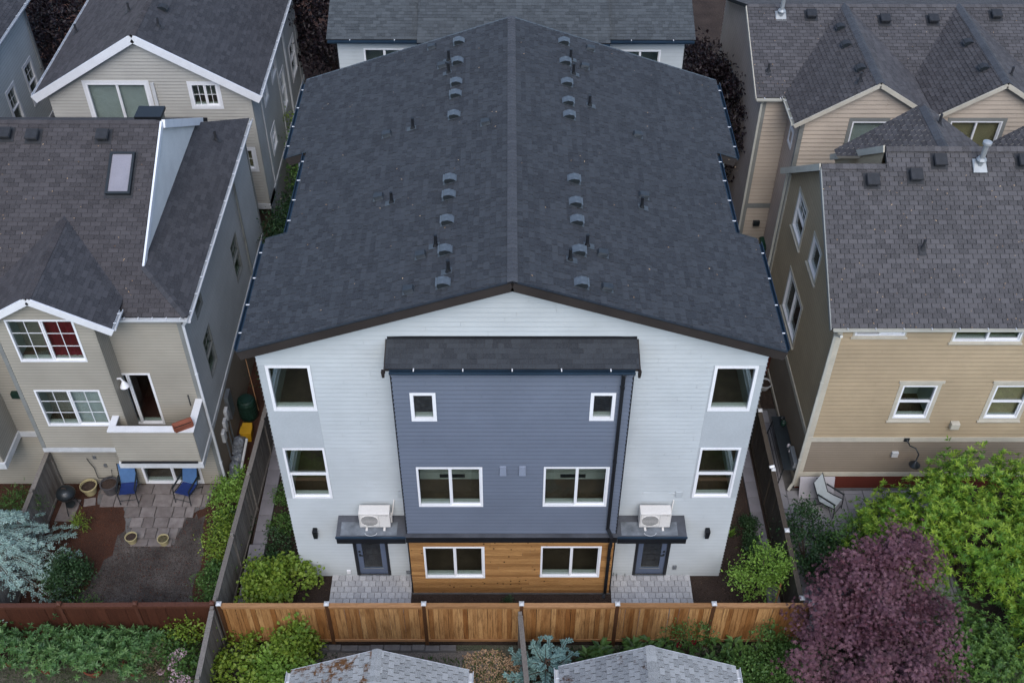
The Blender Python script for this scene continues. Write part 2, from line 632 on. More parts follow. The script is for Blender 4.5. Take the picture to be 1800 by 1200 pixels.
skylight_pane = plain('skylight_pane', '#87848a', 0.15, 0.06, 2, bmp=0)
terracotta = plain('terracotta', '#7c4532', 0.8, 0.15, 6)
pot_cream = plain('pot_cream', '#a59a74', 0.6, 0.15, 6)
pot_grey = plain('pot_grey', '#4c4a4c', 0.6, 0.15, 6)
plastic_green = plain('plastic_green', '#173027', 0.45, 0.15, 4)
bin_green = plain('bin_green', '#1d4031', 0.4, 0.1, 4)
plastic_yellow = plain('plastic_yellow', '#b58a1e', 0.5, 0.12, 6)
sling_light = plain('sling_light', '#4a6c96', 0.8, 0.08, 8)
sling_navy = plain('sling_navy', '#1b2f66', 0.8, 0.1, 8)
sling_white = plain('sling_white', '#a9b0b2', 0.8, 0.06, 8)
board_white = plain('board_white', '#a8a5aa', 0.6, 0.06)
wrap_grey = plain('wrap_grey', '#6f747b', 0.35, 0.5, 9)
door_red = plain('door_red', '#4a261c', 0.8, 0.3, 3, bmp=0)
bark = plain('bark', '#4a3d33', 0.9, 0.3, 6, 30, bmp=0.6)
bark_dark = plain('bark_dark', '#2c2420', 0.9, 0.3, 6, 30, bmp=0.6)
leaf_maple = leaf_mat('leaf_maple', ['#2c191d', '#482a32', '#5f3d47', '#77555f', '#5e2630'], 0.2)
leaf_laurel = leaf_mat('leaf_laurel', ['#2c4a1e', '#47702a', '#6a9030', '#95ad3c', '#557c36'], 0.35)
leaf_laurel_dark = leaf_mat('leaf_laurel_dark', ['#2a4322', '#43632e', '#5f7f38', '#6f8f40'], 0.25)
leaf_lime = leaf_mat('leaf_lime', ['#435a20', '#64802c', '#84983a', '#56722e'], 0.35)
leaf_mid = leaf_mat('leaf_mid', ['#2f4a22', '#456632', '#5a7a3a', '#3b5a2c'], 0.3)
leaf_dark = leaf_mat('leaf_dark', ['#1c2f1c', '#2b4428', '#3a5632', '#243a22'], 0.25)
leaf_rhodo = leaf_mat('leaf_rhodo', ['#2b4424', '#46683a', '#5d7f48', '#728a55'], 0.2, 0.4)
leaf_brown = leaf_mat('leaf_brown', ['#3c3a28', '#55503a', '#6b5c48', '#4a5034'], 0.25)
leaf_plum = leaf_mat('leaf_plum', ['#120d10', '#1d1519', '#281d22', '#1b1519'], 0.15)
leaf_blue = leaf_mat('leaf_blue', ['#6f9089', '#93b0a8', '#b4cbc4', '#86a59d'], 0.15, 0.6)
leaf_spruce = leaf_mat('leaf_spruce', ['#5c8483', '#7ea3a0', '#a0bfba'], 0.15, 0.6)
leaf_young = leaf_mat('leaf_young', ['#4e6f2a', '#6d8f3a', '#83a448', '#5a7d30'], 0.35)
petal_mat = leaf_mat('petal', ['#b89aa4', '#d8c4cc', '#c9b0bd', '#a98996'], 0.3)
petal_red = leaf_mat('petal_red', ['#6d0f20', '#8c1a2c'], 0.3)
chip_mat = leaf_mat('chip', ['#8a6e52', '#ac8f70', '#c9ae8e', '#6e553e'], 0.0, 0.9, 0.1)

# ------------------------------------------------------------------ building components
def shared(cache, key, make):
    if key not in cache: cache[key] = make()
    return cache[key]


def tab_mesh(w, e, t, r, mat):
    mb = MB()
    mb.add([(0, 0, 0), (w, 0, 0), (w, e, 0), (0, e, 0), (0, 0, t), (w, 0, t), (w, e, 0.002), (0, e, 0.002)],
           [(4, 5, 6, 7), (0, 1, 5, 4), (1, 2, 6, 5), (3, 0, 4, 7)], r=r)
    return mb.mesh('shingle', mat)


def roof(parent, O, u, v, polys, mat, e=0.145, w=0.3, ind=0, t=0.016, slab=0.14, random_w=False, gap=0.012, slab_mat=None, name='roof'):
    """one roof plane: a slab with every shingle tab as raised geometry. O eave corner, u along the eave, v up the slope"""
    O, u, v = Vector(O), Vector(u).normalized(), Vector(v).normalized()
    n = u.cross(v)
    polys = [ccw(p) for p in polys]
    sb = MB()
    for p in polys:
        k = len(p)
        top = [O + u * a + v * b for a, b in p]
        sb.add(top + [q - n * slab for q in top],
               [tuple(range(k)), tuple(range(2 * k - 1, k - 1, -1))] + [(i, k + i, k + (i + 1) % k, (i + 1) % k) for i in range(k)])
    so = sb.build(name, slab_mat or roof_base, parent)
    org = ORG[parent.name]
    us = [a for p in polys for a, b in p]
    vs = [b for p in polys for a, b in p]
    tabs = []
    nk = int(math.ceil((max(vs) - min(vs)) / e))
    for k in range(nk):
        vb = min(vs) + k * e
        a = min(us) - (w / 2 if k % 2 else 0) - rng.random() * (w if random_w else 0.02)
        while a < max(us):
            ww = rng.choice((0.14, 0.19, 0.24, 0.3)) if random_w else w
            tabs.append((a, vb, ww))
            a += ww
    rest, full = MB(), []
    for (a, vb, ww) in tabs:
        rect = [(a + gap / 2, vb - 0.006), (a + ww - gap / 2, vb - 0.006), (a + ww - gap / 2, vb + e), (a + gap / 2, vb + e)]
        A = area(rect)
        r = rng.random()
        tt = t * (0.55 + 0.9 * rng.random()) if random_w else t * (0.85 + 0.3 * rng.random())
        for p in polys:
            q = clip(rect, p)
            if len(q) < 3 or abs(area(q)) < 2e-4: continue
            if abs(area(q)) > 0.985 * A and ind:
                c = O + u * (a + ww / 2) + v * (vb + e / 2)
                full.append(((c - CAM).length, a, vb, ww, r, tt, q))
            else:
                put_tab(rest, O, u, v, n, q, vb, e, tt, r)
    full.sort(key=lambda s: s[0])
    cache = {}
    rot = Matrix((u, v, n)).transposed().to_quaternion()
    for j, (dist, a, vb, ww, r, tt, q) in enumerate(full):
        if j >= ind:
            put_tab(rest, O, u, v, n, q, vb, e, tt, r)
            continue
        kr, kt = int(r * 5), int(tt / t * 3)
        me = shared(cache, (ww, kr, kt), lambda: tab_mesh(ww - gap, e + 0.006, t * (kt + 0.5) / 3, (kr + 0.5) / 5, mat))
        s = link('shingle', me, so)
        s.location = O + u * (a + gap / 2) + v * (vb - 0.006) - org
        s.rotation_mode = 'QUATERNION'
        s.rotation_quaternion = rot
    if rest.f:
        ro = rest.build('shingles', mat, so)
        ro['kind'] = 'stuff'
    return so


def put_tab(mb, O, u, v, n, q, vb, e, t, r):
    k = len(q)
    h = lambda b: 0.002 + (t - 0.002) * max(0.0, min(1.0, 1 - (b - vb) / e))
    low = [O + u * a + v * b for a, b in q]
    top = [O + u * a + v * b + n * h(b) for a, b in q]
    fs = [tuple(range(k, 2 * k))]
    for i in range(k):
        j = (i + 1) % k
        if abs(q[i][1] - q[j][1]) < 1e-6 and q[i][1] > vb + e * 0.8: continue
        fs.append((i, j, k + j, k + i))
    mb.add(low + top, fs, r=r)


def ridge_caps(parent, A, B, sl, mat, w=0.15, e=0.2, lift=0.022, name='ridge_cap', side=None, slr=None):
    """overlapping folded cap shingles along a ridge or hip from A to B; sl, slr: drop per metre on either side"""
    A, B = Vector(A), Vector(B)
    d = (B - A)
    ln = d.length
    t = d.normalized()
    s = Vector((t.y, -t.x, 0)).normalized() if side is None else Vector(side)
    n = s.cross(t)
    if n.z < 0: n = -n
    slr = sl if slr is None else slr
    org = ORG[parent.name]
    rot = Matrix((s, t, n)).transposed().to_quaternion()
    cache = {}
    for i in range(int(ln / e)):
        kr = rng.randrange(5)
        def make():
            mb = MB()
            y0, y1, h0, h1 = -0.02, e + 0.02, lift, lift * 0.45
            mb.add([(-w, y0, h0 - w * sl), (0, y0, h0), (w, y0, h0 - w * slr), (-w, y1, h1 - w * sl), (0, y1, h1), (w, y1, h1 - w * slr),
                    (-w, y0, -w * sl), (0, y0, 0), (w, y0, -w * slr), (-w, y1, -w * sl), (w, y1, -w * slr)],
                   [(0, 1, 4, 3), (1, 2, 5, 4), (6, 7, 1, 0), (7, 8, 2, 1), (6, 0, 3, 9), (8, 10, 5, 2)], r=(kr + .5) / 5)
            return mb.mesh('ridge_cap', mat)
        me = shared(cache, kr, make)
        o = link(name, me, parent)
        o.location = A + t * (i * e) - org
        o.rotation_mode = 'QUATERNION'
        o.rotation_quaternion = rot


def gutter(parent, A, B, out, mat, w=0.12, h=0.11, brackets=0, bmat=None, name='gutter'):
    """open U-shaped gutter from A to B, hanging outwards of the eave edge"""
    mb = MB()
    T = 0.012
    prof = [(0, 0), (0.0, -h), (w * 0.75, -h), (w, -h * 0.45), (w, 0.012), (w - T, 0.012), (w - T, -h * 0.4), (w * 0.7, -h + T), (T, -h + T), (T, 0)]
    mb.extrude(prof, A, B, out, (0, 0, 1))
    g = mb.build(name, mat, parent)
    A, B = Vector(A), Vector(B)
    for i in range(brackets):
        p = A.lerp(B, (i + 0.5) / brackets)
        b = MB()
        b.bar(p + Vector(out) * (-0.02) + Vector((0, 0, 0.022)), p + Vector(out) * (w * .7) + Vector((0, 0, 0.022)), 0.026, 0.012)
        b.build('bracket', bmat or trim_white, g)
    return g


def downspout(parent, pts, mat, w=0.075, name='downspout', straps=()):
    mb = MB()
    pts = [Vector(p) for p in pts]
    for a, b in zip(pts[:-1], pts[1:]):
        t = (b - a).normalized()
        mb.bar(a - t * 0.02, b + t * 0.02, w, w * 0.8, up=(0, 1, 0) if abs(t.z) > 0.7 else (0, 0, 1))
    o = mb.build(name, mat, parent)
    for z in straps:
        for a, b in zip(pts[:-1], pts[1:]):
            if (a.z - z) * (b.z - z) < 0:
                p = a.lerp(b, (a.z - z) / (a.z - b.z))
                MB().box(p.x - w * 0.62, p.x + w * 0.62, p.y - w * 0.55, p.y + w * 0.6, z - 0.015, z + 0.015).build('strap', mat, o)
    return o


def window(parent, F, u0, u1, v0, v1, kind='fixed', fw=0.065, mat=None, trim=0.0, trim_mat=None, depth=1.6, drop=0.5, blind=None,
           blind_part=(0, 1), grid=0, proud=0.035, sill=False, wide=(0.12, 0.5), name='window', split=0.5, room=True, side_open=None, room_mats=None):
    mat = mat or vinyl
    mb = MB()
    mb.fbox(F, u0, u1, v1 - fw, v1, -0.07, proud).fbox(F, u0, u1, v0, v0 + fw, -0.07, proud)
    mb.fbox(F, u0, u0 + fw, v0 + fw, v1 - fw, -0.07, proud - 0.002).fbox(F, u1 - fw, u1, v0 + fw, v1 - fw, -0.07, proud - 0.002)
    wo = mb.build(name, mat, parent)
    iu0, iu1, iv0, iv1 = u0 + fw, u1 - fw, v0 + fw, v1 - fw
    if trim:
        tb = MB()
        tm = trim_mat or trim_white
        tb.fbox(F, u0 - trim, u1 + trim, v1, v1 + trim, -0.01, 0.034).fbox(F, u0 - trim, u1 + trim, v0 - trim, v0, -0.01, 0.034)
        tb.fbox(F, u0 - trim, u0, v0, v1, -0.01, 0.031).fbox(F, u1, u1 + trim, v0, v1, -0.01, 0.031)
        tb.build('trim', tm, wo)
    if sill:
        MB().fbox(F, u0 - trim - 0.04, u1 + trim + 0.04, v0 - trim - 0.05, v0 - trim - 0.002, -0.01, 0.075).build('sill', trim_mat or trim_white, wo)
    b = 0.045
    panes = []
    if kind == 'slider':
        um = iu0 + (iu1 - iu0) * split
        MB().fbox(F, um - b / 2, um + b / 2, iv0, iv1, -0.06, 0.018).build('mullion', mat, wo)
        panes = [(iu0, um - b / 2), (um + b / 2, iu1)]
        s = 0.035
        a0, a1 = panes[1]
        sb = MB().fbox(F, a0, a1, iv1 - s, iv1, -0.065, -0.012).fbox(F, a0, a1, iv0, iv0 + s, -0.065, -0.012)
        sb.fbox(F, a0, a0 + s, iv0 + s, iv1 - s, -0.065, -0.013).fbox(F, a1 - s, a1, iv0 + s, iv1 - s, -0.065, -0.013)
        sb.build('sash', mat, wo)
        rects = [(panes[0][0], panes[0][1], iv0, iv1), (a0 + s, a1 - s, iv0 + s, iv1 - s)]
    elif kind == 'hung':
        vm = iv0 + (iv1 - iv0) * split
        MB().fbox(F, iu0, iu1, vm - b / 2, vm + b / 2, -0.06, 0.018).build('meeting_rail', mat, wo)
        s = 0.035
        sb = MB().fbox(F, iu0, iu1, iv0, iv0 + s, -0.065, -0.012)
        sb.fbox(F, iu0, iu0 + s, iv0 + s, vm - b / 2, -0.065, -0.013).fbox(F, iu1 - s, iu1, iv0 + s, vm - b / 2, -0.065, -0.013)
        sb.build('sash', mat, wo)
        rects = [(iu0 + s, iu1 - s, iv0 + s, vm - b / 2), (iu0, iu1, vm + b / 2, iv1)]
    else:
        rects = [(iu0, iu1, iv0, iv1)]
    for i, (a, c, d, e) in enumerate(rects):
        MB().fbox(F, a, c, d, e, -0.048, -0.042).build('pane', glass, wo)
        if grid and (kind != 'hung' or i == 1):
            gb = MB()
            g = 0.018
            gb.fbox(F, (a + c) / 2 - g / 2, (a + c) / 2 + g / 2, d, e, -0.041, -0.03)
            for j in range(1, grid):
                vv = d + (e - d) * j / grid
                gb.fbox(F, a, c, vv - g / 2, vv + g / 2, -0.040, -0.031)
            gb.build('grille', mat, wo)
    # the room behind the glass
    if not room: return wo
    ra, rb = u0 - wide[0], u1 + wide[1]
    fl = v0 - drop
    rm = MB()
    D0, D1 = -0.145, -depth
    rm.add([F(ra, fl, D0), F(rb, fl, D0), F(rb, fl, D1), F(ra, fl, D1)], [(0, 1, 2, 3)], 1)
    top = v1 + 0.15
    rm.add([F(ra, fl, D1), F(rb, fl, D1), F(rb, top, D1), F(ra, top, D1)], [(0, 1, 2, 3)], 0)
    for (uu, key) in ((ra, 'lo'), (rb, 'hi')):
        qs_ = [(D1, D0, fl, top)]
        if side_open and side_open[0] == key:
            a0, a1, b0, b1 = side_open[1:]
            qs_ = [(D1, -a1, fl, top), (-a0, D0, fl, top), (-a1, -a0, fl, b0), (-a1, -a0, b1, top)]
        for (da, db, va_, vb_) in qs_:
            rm.add([F(uu, va_, da), F(uu, va_, db), F(uu, vb_, db), F(uu, vb_, da)], [(0, 1, 2, 3)], 0)
    rm.add([F(ra, top, D0), F(ra, top, D1), F(rb, top, D1), F(rb, top, D0)], [(0, 1, 2, 3)], 0)
    for (a, c, d, e) in ((ra, rb, fl, v0), (ra, rb, v1, top), (ra, u0, v0, v1), (u1, rb, v0, v1)):
        if c - a > 1e-3 and e - d > 1e-3:
            rm.add([F(a, d, D0), F(c, d, D0), F(c, e, D0), F(a, e, D0)], [(0, 1, 2, 3)], 0)
    rm.build('room_interior', room_mats or [room_wall, room_floor], wo)
    MB().fbox(F, u0 + 0.02, u1 - 0.02, v0 + 0.02, v0 + fw + 0.012, -0.20, -0.072).build('inner_sill', room_wall, wo)
    if blind:
        bb = MB()
        a, c = u0 + (u1 - u0) * blind_part[0], u0 + (u1 - u0) * blind_part[1]
        if blind in (curtain_red,):
            k = 14
            pts = [(a + (c - a) * i / k, -0.17 - 0.03 * (i % 2)) for i in range(k + 1)]
            for (p, q) in zip(pts[:-1], pts[1:]):
                bb.add([F(p[0], v0 + 0.04, p[1]), F(q[0], v0 + 0.04, q[1]), F(q[0], v1, q[1]), F(p[0], v1, p[1])], [(0, 1, 2, 3)])
            bb.build('curtain', blind, wo)
        else:
            z = v0 + 0.05
            while z < v1:
                bb.add([F(a, z, -0.15), F(c, z, -0.15), F(c, z + 0.06, -0.175), F(a, z + 0.06, -0.175)], [(0, 1, 2, 3)])
                z += 0.055
            bb.build('blind', blind, wo)
    return wo


def hole(u0, u1, v0, v1, g=0.02):
    return (u0 + g, u1 - g, v0 + g, v1 - g)


def corner_board(parent, x, y, z0, z1, sx, sy, mat, w=0.11, t=0.03, name='corner_board'):
    """L-shaped corner trim at a vertical edge; sx, sy point outwards"""
    mb = MB()
    xo, xi = x + sx * t, x - sx * w
    yo, yi = y + sy * t, y - sy * w
    mb.box(min(xo, xi), max(xo, xi), min(y, yo), max(y, yo), z0, z1)
    mb.box(min(x, xo), max(x, xo), min(y - sy * 0.002, yi), max(y - sy * 0.002, yi), z0, z1 - 0.002)
    return mb.build(name, mat, parent)


def roof_pos(O, u, v, a, b):
    return Vector(O) + Vector(u).normalized() * a + Vector(v).normalized() * b


_vent_cache = {}


def roof_fixture(parent, kind, x, y, z, slope, side, mats=None):
    """vents and pipes standing on a slope that falls towards `side` (a unit vector in plan) by `slope` per metre"""
    s = Vector(side)
    dn = Vector((s.x, s.y, -slope)).normalized()           # down the slope
    t = Vector((0, 0, 1)).cross(s).normalized()            # along the eave
    n = t.cross(dn)
    if n.z < 0: n = -n
    t = dn.cross(n) * -1
    org = ORG[parent.name]
    rot = Matrix((t, -dn, n)).transposed()
    if rot.determinant() < 0: rot = Matrix((-t, -dn, n)).transposed()
    q = rot.to_quaternion()
    P = Vector((x, y, z)) - org
    hm, fm = mats or (vent_grey, vent_flash)
    key = (kind, hm.name)

    def make():
        hd, fl = MB(), MB()
        if kind == 'dome':       # slant-back hood: low at the top, open front below
            w, l, h = 0.135, 0.155, 0.155
            prof = [(-l, 0.01), (-l, h * 0.8), (-l * 0.75, h), (l * 0.1, h * 0.92), (l * 0.7, h * 0.5), (l, 0.01)]
            m = len(prof)
            vs = [(sx, p, hh) for sx in (-w, w) for p, hh in prof]
            hd.add(vs, [(j, m + j, m + j + 1, j + 1) for j in range(m - 1)])
            hd.add(vs[:m] + vs[m:], [tuple(range(m)), tuple(reversed(range(m, 2 * m)))], 1)
            hd.box(-w - .012, w + .012, -l - .03, -l + .01, h * .74, h * .86)
            fl.box(-w * .84, w * .84, -l - .004, -l + .01, .022, h * .62, 1)
            fl.box(-0.155, 0.155, -0.22, 0.16, 0.014, 0.020)
        elif kind == 'box':      # small square exhaust cap
            hd.hexa([(-.11, -.12, .015), (.11, -.12, .015), (.11, .12, .015), (-.11, .12, .015), (-.10, -.13, .13), (.10, -.13, .13), (.085, .10, .10), (-.085, .10, .10)])
            fl.box(-0.13, 0.13, -0.18, 0.12, 0.014, 0.020)
        elif kind == 'square':   # old square vent
            hd.hexa([(-.15, -.15, .03), (.15, -.15, .03), (.15, .15, .03), (-.15, .15, .03), (-.16, -.16, .2), (.16, -.16, .2), (.16, .16, .16), (-.16, .16, .16)])
            hd.hexa([(-.19, -.19, .2), (.19, -.19, .2), (.19, .19, .16), (-.19, .19, .16), (-.17, -.17, .24), (.17, -.17, .24), (.17, .17, .2), (-.17, .17, .2)])
            fl.box(-0.24, 0.24, -0.24, 0.26, 0.014, 0.020)
        return hd.mesh('roof_vent', [hm, metal_dark]), fl.mesh('flashing', [fm, metal_dark])
    if kind == 'pipe':
        hp = MB()
        hp.tube([P, P + Vector((0, 0, 0.34))], 0.042, 10)
        hp.tube([P + Vector((0, 0, -0.02)), P + Vector((0, 0, 0.09))], [0.085, 0.048], 10)
        o = hp.build('vent_pipe', black_trim if mats is None else hm, parent, local=True)
        me = shared(_vent_cache, ('pipeflash', fm.name), lambda: MB().box(-0.10, 0.10, -0.18, 0.10, 0.014, 0.019).mesh('flashing', fm))
        f = link('flashing', me, o)
        f.location = P
        f.rotation_mode = 'QUATERNION'
        f.rotation_quaternion = q
        return o
    a, b = shared(_vent_cache, key, make)
    o = link('roof_vent', a, parent)
    o.location = P
    o.rotation_mode = 'QUATERNION'
    o.rotation_quaternion = q
    link('flashing', b, o)
    return o


# ------------------------------------------------------------------ the ground
def sheet(name, pts, z, mat, thick=0.0, kind='structure'):
    mb = MB()
    k = len(pts)
    top = [(x, y, z) for x, y in pts]
    if thick:
        mb.add(top + [(x, y, z - thick) for x, y in pts],
               [tuple(range(k))] + [(i, k + i, k + (i + 1) % k, (i + 1) % k) for i in range(k)])
    else:
        mb.add(top, [tuple(range(k))])
    o = mb.build(name, mat)
    o['kind'] = kind
    ORG[o.name] = Vector((0, 0, 0))
    return o


def rect(x0, x1, y0, y1):
    return [(x0, y0), (x1, y0), (x1, y1), (x0, y1)]


sheet('ground', rect(-600, 600, -500, 900), -0.30, earth)
yard = sheet('garden_bed', rect(-8.1, 8.1, -2.2, 16.4), 0.0, soil, 0.35)
lyard = sheet('mulch_bed', rect(-40, -8.2, -2.05, 40), 0.0, mulch_red, 0.35)
ryard = sheet('side_yard', rect(8.2, 40, -2.2, 40), -0.02, soil, 0.35)
byard = sheet('rear_yard', rect(-8.1, 8.1, 16.5, 60), -0.05, soil, 0.25)


def blob(pts, n=6, amp=0.12):
    out = []
    for i, (x, y) in enumerate(pts):
        x2, y2 = pts[(i + 1) % len(pts)]
        for k in range(n):
            t = k / n
            out.append((x + (x2 - x) * t + rng.uniform(-amp, amp), y + (y2 - y) * t + rng.uniform(-amp, amp)))
    return out


sheet('dry_lawn', blob([(-12.6, -2.0), (-9.6, -2.0), (-9.45, 0.2), (-9.75, 2.2), (-10.5, 2.3), (-12.2, 2.0), (-12.5, 0.2), (-13.1, -1.2)]), 0.006, dead_lawn)
sheet('lawn', blob([(-40, -8), (-8.5, -8), (-8.5, -3.6), (-12, -3.5), (-40, -3.4)], 8, 0.05), -0.292, grass_dark)
sheet('gravel_strip', blob([(-8.2, -4.4), (-0.6, -4.4), (-0.4, -2.35), (-8.2, -2.35)], 8, 0.08), -0.294, gravel_grey)
pv = sheet('path', rect(-40, 60, -30, -28), -0.29, concrete)


def slabs(name, parent, xs, ys, z, mat, h=0.05, gap=0.012, jit=0.004, piece='slab', rot=0.0):
    cache = {}
    for (x0, x1) in xs:
        for (y0, y1) in ys:
            w, d = round(x1 - x0 - gap, 3), round(y1 - y0 - gap, 3)
            me = shared(cache, (w, d), lambda: MB().cbox(-w / 2, w / 2, -d / 2, d / 2, -h, 0, 0.006).mesh(piece, mat))
            o = link(piece, me, parent)
            o.location = ((x0 + x1) / 2, (y0 + y1) / 2, z + rng.uniform(-jit, jit))
            o.rotation_euler = (rng.uniform(-.006, .006), rng.uniform(-.006, .006), rng.uniform(-rot, rot))


def spans(a, b, s, off=0.0):
    out = []
    x = a - off
    while x < b - 0.02:
        out.append((max(x, a), min(x + s, b)))
        x += s
    return [q for q in out if q[1] - q[0] > 0.05]


for (x0, x1) in ((-5.42, -2.98), (2.98, 5.42)):
    bed = sheet('paver_patio', rect(x0, x1, -2.1, -0.02), 0.004, soil)
    k = 0
    y = -0.02
    while y > -2.05:
        slabs('p', bed, spans(x0, x1, 0.205, 0.10 if k % 2 else 0), [(y - 0.205, y)], 0.055, paver_mat, 0.06, 0.010, 0.003, 'paver')
        y -= 0.205
        k += 1
# concrete walkways either side of the townhouse
wk = sheet('walkway', rect(-8.02, -7.58, -2.1, 9.0), 0.005, soil)
slabs('w', wk, [(-8.02, -7.58)], spans(0.95, 9.0, 0.62), 0.11, concrete_side, 0.10, 0.014, 0.004)
slabs('w', wk, [(-8.06, -7.56)], spans(-2.05, 0.93, 0.62), 0.30, concrete_side, 0.29, 0.010, 0.003)
wk = sheet('walkway', rect(7.6, 8.0, -2.1, 9.0), 0.005, soil)
slabs('w', wk, [(7.62, 8.0)], spans(-2.05, 9.0, 0.62), 0.11, concrete_side, 0.10, 0.014, 0.004)
# flagstones of the left patio
fp = sheet('flagstone_patio', blob([(-13.3, 2.7), (-12.4, 2.6), (-12.3, 2.2), (-11.9, 1.15), (-10.5, 1.12), (-10.3, 2.2), (-9.75, 2.6), (-9.6, 3.5), (-13.4, 3.5)], 5, 0.03), 0.008, stone_grey)
y, k = 3.5, 0
for (hh, xa, xb) in ((0.42, -13.3, -9.6), (0.5, -13.2, -9.75), (0.42, -12.3, -10.1), (0.4, -12.05, -10.3), (0.42, -11.95, -10.45), (0.3, -11.85, -10.55)):
    x = xa
    while x < xb - 0.12:
        w = min(rng.uniform(0.35, 0.62), xb - x)
        slabs('f', fp, [(x, x + w)], [(y - hh, y)], 0.045, flag_mat, 0.04, 0.03, 0.006, 'flagstone', 0.02)
        x += w
    y -= hh
slabs('g', fp, [(-14.45, -13.85)], [(2.0, 2.9)], 0.04, flag_mat, 0.04, 0.03, 0.004, 'flagstone', 0.05)
slabs('g', fp, [(-13.75, -13.35)], [(2.62, 2.95)], 0.04, flag_mat, 0.04, 0.03, 0.004, 'flagstone', 0.2)
# large slabs of the right patio
rp = sheet('slab_patio', rect(8.3, 13.5, -1.9, 6.9), -0.010, stone_grey)
for i, (x0, x1) in enumerate(spans(8.32, 13.4, 0.62)):
    slabs('r', rp, [(x0, x1)], spans(-1.85, 6.8 if i < 1 else 3.25, 0.62, 0.2 * (i % 2)), 0.03, concrete, 0.035, 0.016, 0.003)

# ------------------------------------------------------------------ the townhouse in the middle
T = root('townhouse', (0, 6, 0), 'new white and blue gabled townhouse with cedar base in the centre', 'house')
FW, FB = FRONT(0.0), FRONT(-0.65)
RZ, SL, XE, XM = 12.09, 0.335, 6.57, 5.97       # ridge height, slope, eave half widths
corner_w = [(-6.12, -5.0, 7.37, 9.01), (5.03, 6.12, 7.37, 9.0), (-6.12, -5.0, 3.78, 5.90), (5.04, 6.13, 3.81, 5.91)]
doors = [(-4.57, -3.72, 0.06, 2.12), (3.75, 4.60, 0.06, 2.12)]
door_holes = [(-4.66, -3.63, 0.06, 2.24), (3.66, 4.69, 0.06, 2.24)]
gable = [(-6.3, 0.02), (6.3, 0.02), (6.3, 9.80), (0, 11.90), (-6.3, 9.80)]
hs = [hole(*w) for w in corner_w] + door_holes
bayhole = (-2.93, 2.93, 0.02, 9.75)
wall(T, FW, [gable], hs + [bayhole], siding_white)
panels = [(-6.3, -4.985, 3.76, 9.03), (4.985, 6.3, 3.76, 9.03)]
lap(T, FW, [gable], hs + [bayhole] + panels, siding_white, 0.152, 0.030)
for (a, b, c, d) in panels:
    mb = MB()
    for q in strips(ccw([(a, c), (b, c), (b, 5.9), (a, 5.9)]), hs, c, 5.9): mb.hexa([FW(*q[0], .012), FW(*q[1], .012), FW(*q[1], 0.001), FW(*q[0], 0.001), FW(*q[3], .012), FW(*q[2], .012), FW(*q[2], .001), FW(*q[3], .001)])
    mb.build('wall_panel', panel_white, T)
    MB().fbox(FW, a, b, 5.912, 7.36, 0.001, 0.012).build('wall_panel', panel_white, T)
    mb = MB()
    for q in strips(ccw([(a, 7.372), (b, 7.372), (b, d), (a, d)]), hs, 7.372, d): mb.hexa([FW(*q[0], .012), FW(*q[1], .012), FW(*q[1], 0.001), FW(*q[0], 0.001), FW(*q[3], .012), FW(*q[2], .012), FW(*q[2], .001), FW(*q[3], .001)])
    mb.build('wall_panel', panel_white, T)
window(T, FW, *corner_w[0], 'fixed', 0.075, wide=(0.1, 1.3), depth=2.8, drop=0.7, side_open=('lo', 0.45, 1.95, 7.4, 8.9))
window(T, FW, *corner_w[1], 'fixed', 0.075, wide=(1.3, 0.1), depth=2.8, drop=0.7, side_open=('hi', 0.45, 1.95, 7.4, 8.9))
window(T, FW, *corner_w[2], 'hung', 0.06, wide=(0.1, 1.0), depth=2.6, drop=0.4, split=0.48, side_open=('lo', 0.45, 1.95, 4.0, 5.8))
window(T, FW, *corner_w[3], 'hung', 0.06, wide=(1.0, 0.1), depth=2.6, drop=0.4, split=0.48, side_open=('hi', 0.45, 1.95, 4.0, 5.8))
# side and rear walls, with the recess in the middle of each side
for s, FR in ((-1, LEFT), (1, RIGHT)):
    for (x, y0, y1, zt) in ((6.3, 0, 3.7, 9.78), (5.72, 3.7, 7.9, 9.98), (6.3, 7.9, 11.8, 9.78)):
        u = (-y1, -y0) if s < 0 else (y0, y1)
        p = [(u[0], 0.02), (u[1], 0.02), (u[1], zt), (u[0], zt)]
        sw = []
        if y0 == 0: sw = [((-1.95, -0.45) if s < 0 else (0.45, 1.95)) + zz for zz in ((7.4, 8.9), (4.0, 5.8))]
        wall(T, FR(s * x), [p], [hole(*w) for w in sw], siding_white)
        lap(T, FR(s * x), [p], [hole(*w) for w in sw], siding_white, 0.152, 0.030)
        for w in sw: window(T, FR(s * x), *w, 'fixed', 0.06, room=False)
    for y, Fq in ((3.7, BACK(3.7)), (7.9, FRONT(7.9))):
        a, b = sorted((s * 5.72, s * 6.3))
        if y == 3.7: a, b = -b, -a
        wall(T, Fq, [[(a, 0.02), (b, 0.02), (b, 9.8), (a, 9.8)]], [], siding_white)
wall(T, BACK(11.8), [[(-6.3, 0.02), (6.3, 0.02), (6.3, 9.8), (0, 11.9), (-6.3, 9.8)]], [], siding_white)
MB().box(-6.32, 6.32, -0.02, 0.10, 0.0, 0.06).build('foundation', stone_grey, T)
